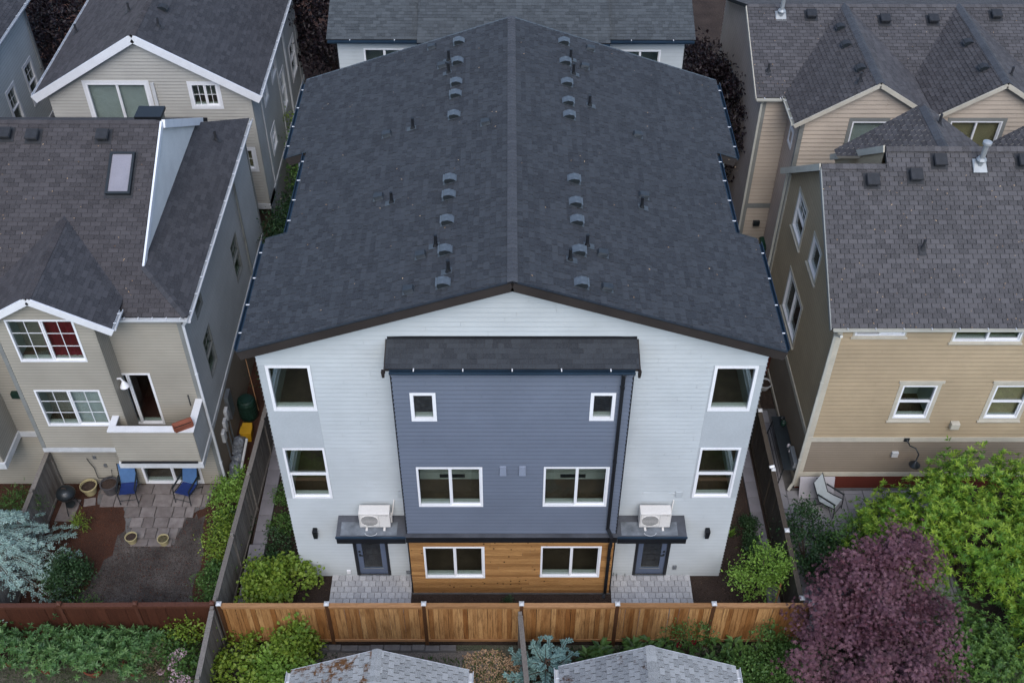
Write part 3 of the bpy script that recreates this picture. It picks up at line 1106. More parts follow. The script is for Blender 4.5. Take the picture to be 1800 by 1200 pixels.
# roof planes: the eave steps in between y=3.85 and y=7.72
cz = math.hypot(1, SL)
LEN = XE * cz
jog = (XE - XM) * cz
zE = RZ - SL * XE
rp_l = roof(T, (-XE, 12.03, zE), (0, -1, 0), (1, 0, SL), [[(0, 0), (4.31, 0), (4.31, LEN), (0, LEN)], [(4.31, jog), (8.18, jog), (8.18, LEN), (4.31, LEN)], [(8.18, 0), (12.43, 0), (12.43, LEN), (8.18, LEN)]],
            shingle_new, 0.145, 0.2, 150, 0.020, 0.17, True, 0.018, brown_fascia)
rp_r = roof(T, (XE, -0.4, zE), (0, 1, 0), (-1, 0, SL), [[(0, 0), (4.25, 0), (4.25, LEN), (0, LEN)], [(4.25, jog), (8.12, jog), (8.12, LEN), (4.25, LEN)], [(8.12, 0), (12.43, 0), (12.43, LEN), (8.12, LEN)]],
            shingle_new, 0.145, 0.2, 150, 0.020, 0.17, True, 0.018, brown_fascia)
ridge_caps(T, (0, -0.42, RZ + 0.02), (0, 12.03, RZ + 0.02), SL, shingle_cap, 0.12, 0.15, 0.026)
for s in (-1, 1):
    # barge boards along the rakes, with a metal drip edge
    for (y, xa, xb) in ((-0.425, 0.0, XE), (3.88, XM, XE), (7.69, XM, XE), (12.055, 0.0, XE)):
        mb = MB()
        a, b = Vector((s * xa, y, RZ - SL * xa - 0.148)), Vector((s * xb, y, RZ - SL * xb - 0.148))
        mb.bar(a, b, 0.04, 0.26)
        mb.build('barge_board', brown_fascia, T)
        MB().bar(a + Vector((0, 0, .15)), b + Vector((0, 0, .15)), 0.075, 0.018).build('drip_edge', black_trim if y < 12 else vent_flash, T)
    for (x, y0, y1, nb) in ((XE, -0.30, 3.80, 4), (XM, 3.95, 7.65, 4), (XE, 7.75, 11.95, 4)):
        z = RZ - SL * x
        gutter(T, (s * x, y0, z - 0.012), (s * x, y1, z - 0.012), (s, 0, 0), gutter_blue, 0.11, 0.10, nb)
    for y in (-0.24, 3.66, 7.86, 11.7):
        x = XE if y < 3.7 or y > 7.7 else XM
    downspout(T, [(s * 5.9, 7.55, 9.9), (s * 5.9, 7.55, 0.1)], black_trim)
# roof vents and pipes
def on_roof(x): return RZ - SL * abs(x) + 0.012
for s, ys in ((-1, (11.4, 10.2, 9.0, 8.35, 7.25, 4.2, 3.5, 2.45, 1.28, 0.08)), (1, (11.4, 10.2, 9.0, 7.97, 7.25, 4.2, 3.2, 2.45, 1.27, 0.08))):
    for y in ys: roof_fixture(T, 'dome', s * 1.57, y, on_roof(1.57), SL, (s, 0, 0))
for (x, y) in ((-2.43, 11.6), (-2.05, 10.25), (-3.5, 7.28), (-3.48, 4.3), (-2.18, 1.36), (-2.4, 0.17), (-0.68, 6.42), (2.41, 11.5), (2.17, 10.28), (3.54, 7.29), (3.45, 4.36), (2.16, 1.42), (2.19, 0.17)):
    roof_fixture(T, 'box', x, y, on_roof(x), SL, (1 if x > 0 else -1, 0, 0), (vent_box, vent_flash))
for (x, y) in ((-1.89, 10.5), (-1.86, 9.75), (-2.78, 7.25), (-3.13, 3.93), (-1.85, 1.6), (-1.5, 0.5), (1.78, 10.5), (1.83, 9.68), (2.23, 8.15), (3.38, 3.84), (1.82, 1.6), (1.37, 0.88)):
    roof_fixture(T, 'pipe', x, y, on_roof(x), SL, (1 if x > 0 else -1, 0, 0))
# blue bay with its own shed roof
small = [(-2.515, -1.88, 7.70, 8.72), (1.935, 2.555, 7.72, 8.72)]
mid = [(-2.52, -0.775, 4.24, 5.89), (0.845, 2.58, 4.25, 5.91)]
low = [(-2.515, -0.77, 0.86, 2.39), (0.84, 2.575, 0.90, 2.41)]
bh = [hole(*w) for w in small + mid + low]
wall(T, FB, [[(-2.93, 0.06), (2.93, 0.06), (2.93, 9.62), (-2.93, 9.62)]], bh, siding_blue, 'bay_wall')
lap(T, FB, [[(-2.93, 3.0), (2.93, 3.0), (2.93, 9.6), (-2.93, 9.6)]], bh, siding_blue, 0.152, 0.028, 'bay_siding')
for s, FR in ((-1, LEFT), (1, RIGHT)):
    u = (0.0, 0.65) if s < 0 else (-0.65, 0.0)
    for (c, d, m) in ((3.0, 9.62, siding_blue), (0.06, 3.0, cedar_clad)):
        p = [(u[0], c), (u[1], c), (u[1], d), (u[0], d)]
        wall(T, FR(s * 2.93), [p], [], m, 'bay_side')
    corner_board(T, s * 2.93, -0.65, 2.98, 9.6, s, -1, black_trim, 0.018, 0.022)
    corner_board(T, s * 2.93, -0.65, 0.06, 2.7, s, -1, black_trim, 0.016, 0.020)
for w in small: window(T, FB, *w, 'fixed', 0.085, wide=(0.1, 0.1), depth=1.9, drop=1.0)
window(T, FB, *mid[0], 'slider', 0.055, wide=(0.12, 0.1), depth=1.7, drop=0.05)
window(T, FB, *mid[1], 'slider', 0.055, wide=(0.1, 0.12), depth=1.7, drop=0.05)
window(T, FB, *low[0], 'slider', 0.055, wide=(0.12, 0.1), depth=2.0, drop=0.4)
window(T, FB, *low[1], 'slider', 0.055, wide=(0.1, 0.12), depth=2.0, drop=0.4)
# kitchen counters seen through the middle windows
for (a, b) in ((-2.5, -0.8), (0.87, 2.55)):
    mb = MB().fbox(FB, a - 0.05, b + 0.05, 4.22, 4.5, -1.3, -0.95)
    o = mb.build('counter', room_wall, T)
    MB().fbox(FB, (a + b) / 2 - 0.35, (a + b) / 2 + 0.35, 4.30, 4.44, -0.949, -0.935).build('oven', metal_dark, o)
# cedar cladding, plank by plank
z = 0.08
k = 0
while z < 2.66:
    h = min(0.134, 2.70 - z)
    cutx = sorted([-2.93, 2.93] + [rng.uniform(-2.3, 2.3) for _ in range(1 if k % 2 else 2)])
    for a, b in zip(cutx[:-1], cutx[1:]):
        pieces = list(strips([(a + 0.002, z), (b - 0.002, z), (b - 0.002, z + h - 0.018), (a + 0.002, z + h - 0.018)], [hole(*w, g=0.004) for w in low], z, z + h - 0.018))
        for q in pieces:
            us = [p[0] for p in q]; vs = [p[1] for p in q]
            if max(us) - min(us) < 0.03: continue
            d = rng.uniform(0.016, 0.021)
            o = Vector(((min(us) + max(us)) / 2, -0.65, min(vs)))
            w = (max(us) - min(us)) / 2
            hh = max(vs) - min(vs)
            mb = MB()
            mb.hexa([(-w, -d, 0), (w, -d, 0), (w, -0.001, 0), (-w, -0.001, 0), (-w, -d + .005, hh), (w, -d + .005, hh), (w, -0.001, hh), (-w, -0.001, hh)])
            pl = mb.build('plank', cedar_clad, T, local=True)
            pl.location = o - ORG[T.name]
    z += 0.134
    k += 1
MB().box(-2.97, 2.97, -0.77, -0.62, 2.72, 2.985).build('band', black_trim, T)
MB().box(-2.97, 2.97, -0.80, -0.62, 2.99, 3.006).build('band_cap', membrane, T)
MB().box(-2.96, 2.96, -0.69, -0.6, 0.02, 0.075).build('foundation', stone_grey, T)
# bay roof
bs = 0.26
bl = 0.86 * math.hypot(1, bs)
roof(T, (-3.03, -0.84, 9.715), (1, 0, 0), (0, 1, bs), [[(0, 0), (6.06, 0), (6.06, bl), (0, bl)]], shingle_new, 0.145, 0.2, 90, 0.013, 0.10, True, 0.006, brown_fascia, 'bay_roof')
gutter(T, (-2.93, -0.85, 9.70), (2.93, -0.85, 9.70), (0, -1, 0), gutter_blue, 0.11, 0.11, 5)
mb = MB()
n = 24
for i in range(n):                       # flashing with a wavy upper edge
    a, b = -3.02 + 6.04 * i / n, -3.02 + 6.04 * (i + 1) / n
    f = lambda x: 10.0 + 0.035 * min(1.0, max(0.0, (2.75 - abs(x)) / 0.9)) + 0.004 * math.sin(x * 9)
    mb.hexa([(a, -0.035, 9.90), (b, -0.035, 9.90), (b, -0.001, 9.90), (a, -0.001, 9.90), (a, -0.022, f(a)), (b, -0.022, f(b)), (b, -0.001, f(b)), (a, -0.001, f(a))])
mb.build('flashing', black_trim, T)
for s in (-1, 1):
    MB().bar((s * 3.045, -0.86, 9.63), (s * 3.045, 0.0, 9.63 + bs * 0.86), 0.03, 0.16).build('barge_board', brown_fascia, T)
    MB().hexa([(s * 3.06 - .05, -0.88, 9.45), (s * 3.06 + .01, -0.88, 9.45), (s * 3.06 + .01, -0.82, 9.45), (s * 3.06 - .05, -0.82, 9.45),
               (s * 3.06 - .06, -0.90, 9.66), (s * 3.06 + .02, -0.90, 9.66), (s * 3.06 + .02, -0.80, 9.66), (s * 3.06 - .06, -0.80, 9.66)]).build('rafter_tail', brown_fascia, T)
ds = downspout(T, [(2.68, -0.90, 9.60), (2.68, -0.76, 9.42), (2.68, -0.715, 3.3), (2.79, -0.84, 3.08), (2.79, -0.84, 2.62), (2.79, -0.72, 2.5), (2.79, -0.72, 0.12), (2.75, -0.80, 0.04)], black_trim, 0.085, straps=(9.0, 6.2, 1.9))
for a in (-0.32, 0.19):
    vb = MB().hexa([FB(a, 5.63, .10), FB(a + .18, 5.63, .10), FB(a + .18, 5.63, .005), FB(a, 5.63, .005), FB(a + .01, 5.94, .05), FB(a + .17, 5.94, .05), FB(a + .18, 5.96, .005), FB(a, 5.96, .005)])
    vb.build('wall_vent', vent_blue, T)
# door canopies
for s in (-1, 1):
    a, b = sorted((s * 2.975, s * 4.93))
    c = MB()
    c.hexa([(a, -0.74, 2.90), (b, -0.74, 2.90), (b, 0.0, 2.93), (a, 0.0, 2.93), (a, -0.74, 2.955), (b, -0.74, 2.955), (b, 0.0, 2.985), (a, 0.0, 2.985)])
    co = c.build('canopy', membrane, T)
    MB().box(a + 0.01, b - 0.01, -0.76, -0.70, 2.66, 2.90).build('fascia', black_trim, co)
    e = b if s > 0 else a
    MB().box(min(e - s * .05, e), max(e - s * .05, e), -0.70, 0.0, 2.66, 2.90).build('fascia', black_trim, co)
    MB().box(a - 0.012, b + 0.012, -0.785, -0.735, 2.905, 2.965).build('drip_edge', gutter_blue, co)
    MB().hexa([(a + .12, -.70, 2.9615), (b - .25, -.70, 2.9615), (b - .25, -.25, 2.98), (a + .12, -.25, 2.98), (a + .12, -.70, 2.9645), (b - .25, -.70, 2.9645), (b - .25, -.25, 2.984), (a + .12, -.25, 2.984)]).build('membrane_patch', membrane_pale, co)
    MB().box(a + 0.06, b - 0.06, -0.70, -0.02, 2.655, 2.675).build('soffit', black_trim, co)
# doors
for i, (a, b, c, d) in enumerate(doors):
    do = MB()
    g0, g1, h0, h1 = a + 0.15, b - 0.15, c + 0.30, d - 0.14
    do.fbox(FW, a, b, c, h0, -.07, -.025).fbox(FW, a, b, h1, d, -.07, -.025).fbox(FW, a, g0, h0, h1, -.07, -.026).fbox(FW, g1, b, h0, h1, -.07, -.026)
    dd = do.build('door', door_grey, T)
    MB().fbox(FW, a - .09, a - .004, c - .03, d + .1, -.10, .03).fbox(FW, b + .004, b + .09, c - .03, d + .1, -.10, .03).fbox(FW, a - .004, b + .004, d + .01, d + .1, -.10, .028).build('door_frame', black_trim, dd)
    MB().fbox(FW, g0, g1, h0, h1, -.052, -.044).build('pane', glass, dd)
    MB().fbox(FW, g0 - .03, g1 + .03, h0 - .03, h0, -.03, -.012).fbox(FW, g0 - .03, g1 + .03, h1, h1 + .03, -.03, -.012).build('glazing_bead', metal_grey, dd)
    MB().fbox(FW, a, b, 0.055, 0.11, -.3, -.145).fbox(FW, a - .05, b + .05, 0.06, 2.2, -1.2, -1.15).build('hallway', room_floor, dd)
    hx = a + 0.07 if i == 0 else b - 0.07
    hb = MB().fbox(FW, hx - .03, hx + .03, 1.0, 1.07, -.025, .0).fbox(FW, hx - .03, hx + .03, 1.16, 1.23, -.025, .0)
    hb.fbox(FW, hx - .1 if i else hx, hx if i else hx + .1, 1.02, 1.045, .0, .03)
    hb.build('handle', metal_dark, dd)
    MB().fbox(FW, a - .05, b + .05, 0.0, 0.058, -.1, .06).build('threshold', metal_grey, dd)
# wall lamps, meter boxes, taps
for x in (-5.67, 5.67):
    mb = MB().fbox(FW, x - .06, x + .06, 2.16, 2.42, .012, .035)
    lo = mb.build('wall_lamp', black_trim, T)
    MB().hexa([FW(x - .055, 2.05, .15), FW(x + .055, 2.05, .15), FW(x + .055, 2.05, .05), FW(x - .055, 2.05, .05), FW(x - .07, 2.38, .17), FW(x + .07, 2.38, .17), FW(x + .07, 2.38, .036), FW(x - .07, 2.38, .036)]).build('lamp_shade', black_trim, lo)
for (x, z, w, h, m) in ((-4.9, .18, .12, .15, vinyl), (4.91, .40, .12, .15, metal_grey), (-3.08, 3.86, .18, .22, siding_white), (4.67, 3.88, .2, .22, siding_white), (-3.1, .16, .14, .12, metal_grey)):
    MB().fbox(FW, x - w / 2, x + w / 2, z, z + h, .012, .07).build('utility_box', m, T, bevel=0.008)
for (x, z) in ((3.1, .18), (3.2, .12), (-3.02, .2), (3.45, .1)):
    MB().tube([FW(x, z, .01), FW(x, z, .09), FW(x, z - .06, .1)], .014, 6).build('tap', metal_galv, T)
MB().tube([(-4.2 + 7.85, -0.02, 4.02), (4.3, -0.03, 4.04), (4.62, -0.03, 4.0)], .02, 6).build('conduit', siding_white, T)

# air conditioners standing on the canopies
def air_conditioner(x, label):
    o = root('air_conditioner', (x, -0.33, 2.965), label, 'air conditioner', 'outdoor units on the canopies')
    W, Dp, H = 0.435, 0.16, 0.62
    MB().box(-W, W, -Dp, Dp, 0.09, H + 0.09).build('casing', ac_white, o, local=True, bevel=0.018)
    fx = -0.14
    ring = MB()
    ring.tube([(fx + 0.245 * math.cos(t) * 1.0, -Dp - 0.006, 0.40 + 0.245 * math.sin(t)) for t in [2 * math.pi * k / 28 for k in range(29)]], 0.012, 6)
    rg = ring.build('fan_grille', ac_white, o, local=True)
    disc = MB()
    disc.add([(fx + 0.24 * math.cos(t), -Dp - 0.004, 0.40 + 0.24 * math.sin(t)) for t in [2 * math.pi * k / 32 for k in range(32)]], [tuple(range(32))])
    disc.build('fan_opening', ac_dark, rg, local=True)
    for j in range(5):
        bl = MB()
        t = 2 * math.pi * j / 5
        bl.add([(fx + .04 * math.cos(t), -Dp - .006, .40 + .04 * math.sin(t)), (fx + .2 * math.cos(t - .25), -Dp - .008, .40 + .2 * math.sin(t - .25)), (fx + .2 * math.cos(t + .35), -Dp - .005, .40 + .2 * math.sin(t + .35))], [(0, 1, 2)])
        bl.build('fan_blade', metal_dark, rg, local=True)
    for j in range(9):
        z = 0.40 - 0.22 + 0.055 * j
        w = math.sqrt(max(0.0, 0.245 ** 2 - (z - 0.40) ** 2))
        MB().bar((fx - w, -Dp - 0.016, z), (fx + w, -Dp - 0.016, z), 0.008, 0.012).build('grille_bar', ac_white, rg, local=True)
    sq = MB()
    for (a, b, c, d) in ((-.41, .13, .13, .135), (-.41, .13, .665, .67), (-.41, -.405, .13, .67), (.125, .13, .13, .67)):
        sq.box(a, b, -Dp - .003, -Dp + .01, c, d)
    sq.build('panel_seam', metal_grey, o, local=True)
    for fx2 in (-0.25, 0.25):
        MB().box(fx2 - .03, fx2 + .03, -Dp - .06, Dp + .04, 0.0, 0.03).box(fx2 - .02, fx2 + .02, -Dp + .02, Dp - .02, .03, .09).build('foot', ac_white, o, local=True)
    MB().box(W - .005, W + .035, -.02, .12, .12, .42).build('valve_cover', ac_white, o, local=True, bevel=0.01)
    MB().tube([(W + .03, .1, .3), (W + .06, .2, .5), (W + .1, .3, .75)], .018, 6).build('refrigerant_pipe', ac_white, o, local=True)
    MB().tube([(-.12 + .24 * math.cos(t) * .7, -.3 - .1 * math.sin(t), .02) for t in [math.pi * k / 10 for k in range(11)]], .008, 5).build('drain_hose', trim_old, o, local=True)
    fc = bpy.data.curves.new('lettering', 'FONT')
    fc.body = 'MITSUBISHI'
    fc.size = 0.042
    fc.extrude = 0.001
    fc.materials.append(metal_dark)
    tmp = bpy.data.objects.new('lettering', fc)
    COL.objects.link(tmp)
    lm_ = bpy.data.meshes.new_from_object(tmp.evaluated_get(bpy.context.evaluated_depsgraph_get()))
    bpy.data.objects.remove(tmp)
    lm_.name = 'lettering'
    fo = link('lettering', lm_, o)
    fo.location = (0.19, -Dp - 0.003, 0.62)
    fo.rotation_euler = (math.pi / 2, 0, 0)
    mk = MB()
    for (dx, dz, rot) in ((0, .016, 90), (-.012, -.006, 210), (.012, -.006, 330)):
        t = R(rot)
        p = lambda a, r: (0.168 + dx * .3 + r * math.cos(t + a), -Dp - .004, .632 + dz * .3 + r * math.sin(t + a))
        mk.add([p(0, 0), p(.52, .013), p(0, .022), p(-.52, .013)], [(0, 1, 2, 3)])
    mk.build('emblem', metal_dark, o, local=True)
    return o


air_conditioner(-3.83, 'white outdoor air conditioner on the canopy over the left door')
air_conditioner(4.02, 'white outdoor air conditioner on the canopy over the right door')

# ------------------------------------------------------------------ beige house on the near left
H = root('beige_house', (-14, 8, 0), 'beige house on the near left with skylight, small gable and balcony', 'house')
F1, F2, FRW = FRONT(3.55), FRONT(2.85), RIGHT(-9.35)
wh = [(-11.55, -10.66, 2.92, 5.14), (-11.9, -10.0, 0.04, 2.05)]
wall(H, F1, [[(-20.5, 0), (-9.35, 0), (-9.35, 7.42), (-20.5, 7.42)]], [hole(*w) for w in wh], siding_beige)
lap(H, F1, [[(-20.5, 0.05), (-9.35, 0.05), (-9.35, 7.40), (-20.5, 7.40)]], [hole(*w) for w in wh], siding_beige, 0.115, 0.020)
rw = [(9.33, 10.25, 3.62, 5.2), (4.8, 5.68, 3.62, 5.2), (4.85, 5.66, 6.05, 7.0), (9.3, 10.2, 0.9, 2.25)]
rp_ = [(3.55, 2.6), (13.5, 2.6), (13.5, 7.35), (3.55, 7.35)]
wall(H, FRW, [[(3.55, 0), (13.5, 0), (13.5, 7.40), (3.55, 7.40)]], [hole(*w) for w in rw], siding_grey)
lap(H, FRW, [rp_], [hole(*w) for w in rw], siding_grey, 0.115, 0.010)
lap(H, FRW, [[(3.55, 0.05), (13.5, 0.05), (13.5, 2.42), (3.55, 2.42)]], [hole(*w) for w in rw], siding_brown, 0.115, 0.010)
wall(H, BACK(13.5), [[(9.35, 0), (20.5, 0), (20.5, 7.4), (9.35, 7.4)]], [], siding_grey)
MB().fbox(FRW, 3.55, 13.5, 2.42, 2.6, 0.0, 0.045).build('band_board', trim_old, H)
for w in rw[:3]: window(H, FRW, *w, 'hung', 0.032, trim_grey, depth=1.2, wide=(.1, .1), grid=2, proud=.02)
window(H, FRW, *rw[3], 'hung', 0.032, trim_grey, depth=1.0, wide=(.1, .1))
corner_board(H, -9.35, 3.55, 0.05, 7.38, 1, -1, trim_grey, 0.1, 0.03)
corner_board(H, -9.35, 13.5, 0.05, 7.38, 1, 1, trim_grey, 0.1, 0.03)
# balcony door and patio slider
window(H, F1, *wh[0], 'slider', 0.055, depth=1.8, drop=0.05, wide=(0.05, 0.4), name='balcony_door', split=0.16, room_mats=[door_red, door_red])
window(H, F1, *wh[1], 'slider', 0.075, depth=1.8, drop=0.02, wide=(0.1, 0.1), name='patio_door')
# projecting bay with the small gable
bx0, bx1, bpk, bsl = -14.3, -11.5, 8.9, 0.575
bxc = (bx0 + bx1) / 2
bw = [(-13.85, -11.97, 6.32, 7.92), (-13.85, -11.95, 3.62, 5.16)]
bg = [(bx0, 2.45), (bx1, 2.45), (bx1, 7.86), (bxc, 8.68), (bx0, 7.86)]
wall(H, F2, [bg], [hole(*w) for w in bw], siding_beige, 'bay_wall')
lap(H, F2, [[(bx0, 2.62)] + [(bx1, 2.62)] + bg[2:]], [hole(*w) for w in bw], siding_beige, 0.115, 0.020, 'bay_siding')
wall(H, RIGHT(bx1), [[(2.85, 2.45), (3.55, 2.45), (3.55, 7.8), (2.85, 7.8)]], [], siding_grey, 'bay_side')
lap(H, RIGHT(bx1), [[(2.85, 2.62), (3.55, 2.62), (3.55, 7.75), (2.85, 7.75)]], [], siding_beige, 0.115, 0.020, 'bay_siding')
wall(H, LEFT(bx0), [[(-3.55, 2.45), (-2.85, 2.45), (-2.85, 7.8), (-3.55, 7.8)]], [], siding_beige, 'bay_side')
MB().box(bx0 - .03, bx1 + .03, 2.82, 3.54, 2.43, 2.61).build('band_board', trim_old, H)
corner_board(H, bx0, 2.85, 2.62, 7.8, -1, -1, trim_grey, 0.09, 0.03)
corner_board(H, bx1, 2.85, 2.62, 7.75, 1, -1, siding_beige, 0.06, 0.02)
window(H, F2, *bw[0], 'slider', 0.05, depth=1.5, drop=0.1, wide=(.1, .1), grid=3, blind=curtain_red, blind_part=(0.42, 0.98))
window(H, F2, *bw[1], 'slider', 0.05, depth=1.5, drop=0.1, wide=(.1, .1), grid=3, blind=blind_mat, blind_part=(0.5, 0.98))
hw = 2.0
bz = bpk - bsl * hw
bL = hw * math.hypot(1, bsl)
for s in (-1, 1):
    y_e, y_r = 3.4 + (bz - 7.5) / .5 + .15, 3.4 + (bpk - 7.5) / .5 + .1
    if s > 0:
        roof(H, (bxc + hw, 2.62, bz), (0, 1, 0), (-1, 0, bsl), [[(0, 0), (y_e - 2.62, 0), (y_r - 2.62, bL), (0, bL)]], shingle_far, 0.14, 0.3, 40, 0.012, 0.1, gap=0.008)
    else:
        roof(H, (bxc - hw, y_r, bz), (0, -1, 0), (1, 0, bsl), [[(y_r - y_e, 0), (y_r - 2.62, 0), (y_r - 2.62, bL), (0, bL)]], shingle_left, 0.14, 0.3, 40, 0.012, 0.1, gap=0.008)
    MB().bar((bxc, 2.60, bpk - .105), (bxc + s * (hw + .02), 2.60, bz - .105), 0.045, 0.22).build('barge_board', trim_white, H)
ridge_caps(H, (bxc, 2.6, bpk + .01), (bxc, 6.1, bpk + .01), bsl, shingle_left, 0.12, 0.2, 0.018)
gutter(H, (bxc + hw, 2.68, bz - .01), (bxc + hw, 3.45, bz - .01), (1, 0, 0), gutter_white, 0.11, 0.1, 2)
# main roof: front plane, hipped right end, the raised gable end between them
c5 = math.hypot(1, .5)
roof(H, (-20.5, 3.4, 7.5), (1, 0, 0), (0, 1, .5), [[(0, 0), (11.45, 0), (10.0, 1.45 * c5), (0, 1.45 * c5)], [(0, 1.45 * c5), (10.0, 1.45 * c5), (10.0, 5.6 * c5), (0, 5.6 * c5)]], shingle_left, 0.14, 0.3, 120, 0.014, 0.12, gap=0.012)
roof(H, (-9.05, 3.4, 7.5), (0, 1, 0), (-1, 0, .5), [[(0, 0), (10.2, 0), (8.75, 1.45 * c5), (1.45, 1.45 * c5)]], shingle_far, 0.14, 0.3, 60, 0.012, 0.12, gap=0.008)
bks = 2.8 / 4.6
roof(H, (-10.5, 13.6, 7.5), (-1, 0, 0), (0, -1, bks), [[(0, 0), (10, 0), (10, 4.6 * math.hypot(1, bks)), (0, 4.6 * math.hypot(1, bks))]], shingle_left, 0.14, 0.3, 0, 0.014, 0.12)
MB().add([(-10.46, 4.85, 8.18), (-10.46, 12.4, 8.18), (-10.46, 9.0, 10.22), (-10.6, 4.85, 8.18), (-10.6, 12.4, 8.18), (-10.6, 9.0, 10.22)], [(0, 1, 2), (3, 5, 4), (0, 2, 5, 3), (1, 4, 5, 2)]).build('gable_wall', stucco_white, H)
MB().bar((-10.44, 4.80, 8.14), (-10.44, 9.0, 10.24), 0.06, 0.18).bar((-10.40, 9.0, 10.2), (-10.40, 12.6, 8.0), 0.1, 0.24).build('barge_board', trim_white, H)
ridge_caps(H, (-9.08, 3.43, 7.53), (-10.5, 4.85, 8.24), 0.36, shingle_far, 0.12, 0.2, 0.018)
ridge_caps(H, (-20.4, 9.0, 10.315), (-10.5, 9.0, 10.315), .5, shingle_left, 0.12, 0.2, 0.018)
gutter(H, (-11.0, 3.4, 7.47), (-9.05, 3.4, 7.47), (0, -1, 0), gutter_white, 0.11, 0.1, 5)
gutter(H, (-9.05, 3.3, 7.47), (-9.05, 13.6, 7.47), (1, 0, 0), gutter_white, 0.11, 0.1, 14)
downspout(H, [(-9.1, 3.33, 7.4), (-9.24, 3.44, 7.15), (-9.26, 3.46, 0.25), (-9.1, 3.42, 0.08)], gutter_white, 0.075, straps=(5.2, 1.2))
downspout(H, [(-9.26, 10.9, 7.4), (-9.26, 10.9, 0.2)], trim_grey)
for (x, y) in ((-14.97, 8.55), (-14.15, 8.5), (-12.08, 8.5)): roof_fixture(H, 'square', x, y, 7.5 + .5 * (y - 3.4) + .01, .5, (0, -1, 0), (vent_old, vent_old))
roof_fixture(H, 'pipe', -9.77, 11.7, 7.87, .5, (1, 0, 0), (vent_old, vent_old))
# chimney box behind the ridge and the skylight
MB().box(-11.3, -10.62, 9.4, 9.9, 9.6, 10.12).build('chimney_box', siding_brown, H)
MB().box(-11.36, -10.56, 9.34, 9.96, 10.12, 10.22).build('chimney_cap', black_trim, H)
sk = MB()
def SK(a, b, h):
    o = Vector((-11.78, 6.78, 7.5 + .5 * 3.38)); vv = Vector((0, 1, .5)).normalized(); nn = Vector((0, -.5, 1)).normalized()
    return o + Vector((a, 0, 0)) + vv * b + nn * h
def skb(mb, a, b, c, d, h0, h1): mb.hexa([SK(a, c, h0), SK(b, c, h0), SK(b, d, h0), SK(a, d, h0), SK(a, c, h1), SK(b, c, h1), SK(b, d, h1), SK(a, d, h1)])
for q in ((0, .72, 0, .07), (0, .72, 1.30, 1.37), (0, .07, .07, 1.30), (.65, .72, .07, 1.30)): skb(sk, *q, 0, .13)
so = sk.build('skylight', metal_dark, H)
pn = MB(); skb(pn, .07, .65, .07, 1.30, .09, .10); pn.build('pane', skylight_pane, so)
pn = MB(); skb(pn, .07, .65, .07, 1.30, .0, .02); pn.build('light_well', room_wall, so)
fl = MB(); skb(fl, -.06, .78, -.1, 1.43, .012, .02); fl.build('flashing', vent_old, so)
# balcony
B = MB()
B.box(-11.80, -9.35, 2.25, 2.36, 2.64, 4.02)
bo = B.build('balcony', siding_beige, H)
lap(H, FRONT(2.25), [[(-11.8, 2.78), (-9.35, 2.78), (-9.35, 4.0), (-11.8, 4.0)]], [], siding_beige, 0.115, 0.020, 'balcony_siding')
MB().box(-9.47, -9.352, 2.36, 3.54, 2.64, 4.02).build('parapet', siding_beige, bo)
lap(H, RIGHT(-9.35), [[(2.25, 2.64), (3.55, 2.64), (3.55, 4.0), (2.25, 4.0)]], [], siding_grey, 0.115, 0.012, 'balcony_siding')
MB().box(-11.80, -11.70, 2.36, 2.84, 2.64, 4.02).build('parapet', siding_beige, bo)
MB().box(-11.84, -9.30, 2.20, 2.42, 4.02, 4.07).build('rail_cap', trim_white, bo)
MB().box(-9.52, -9.30, 2.425, 3.52, 4.02, 4.068).box(-11.84, -11.64, 2.425, 2.83, 4.02, 4.068).build('rail_cap', trim_white, bo)
MB().box(-11.70, -9.47, 2.36, 3.54, 2.72, 2.80).build('deck', stone_grey, bo)
MB().box(-11.84, -9.30, 2.21, 3.5, 2.40, 2.63).build('band_board', trim_old, bo)
MB().box(-11.74, -9.44, 2.17, 2.23, 2.66, 2.70).build('awning_rail', black_trim, bo)
MB().tube([(-9.62, 3.3, 4.0), (-9.62, 3.3, 4.45)], .02, 6).build('bracket', metal_dark, bo)
# second bay at the far left end of the house
MB().box(-20.5, -15.33, 2.25, 3.54, 2.62, 7.2).build('side_bay', siding_beige, H)
lap(H, RIGHT(-15.33), [[(2.25, 2.64), (3.55, 2.64), (3.55, 7.2), (2.25, 7.2)]], [], siding_beige, 0.115, 0.020, 'bay_siding')
MB().box(-20.5, -15.27, 2.2, 3.54, 2.36, 2.61).build('band_board', trim_old, H)
MB().fbox(F1, -15.27, -14.32, 2.36, 2.58, .014, .05).build('band_board', trim_old, H)
MB().fbox(FRONT(3.55), -14.95, -14.6, 4.2, 4.4, .02, .16).build('utility_box', plastic_green, H)
# wall fittings
lm = MB().lathe([(0.03, 0.0), (0.05, -.03), (0.14, -.2), (0.145, -.21), (0.13, -.2), (0.0, -.06)], (-11.33, 3.15, 5.2), 16)
lo = lm.build('wall_lamp', vinyl, H, smooth=True)
MB().tube([(-11.48, 3.15, 5.3), (-11.38, 3.15, 5.32), (-11.33, 3.15, 5.2)], .03, 8).build('lamp_arm', vinyl, lo)
for i, (y, z) in enumerate(((5.5, 2.0), (4.95, 1.75), (4.6, 1.6), (4.25, 1.45))):
    MB().fbox(FRW, y, y + .26, z - .25, z + .18, .01, .12).build('meter_box', trim_old, H, bevel=0.02)
MB().fbox(FRW, 5.3, 5.75, 1.2, 2.2, .01, .14).build('meter_cabinet', metal_grey, H)
for y in (4.5, 4.9, 5.2): MB().tube([FRW(y, .1, .05), FRW(y, 1.3, .05), FRW(y + .1, 1.5, .05)], .03, 6).build('conduit', metal_grey, H)
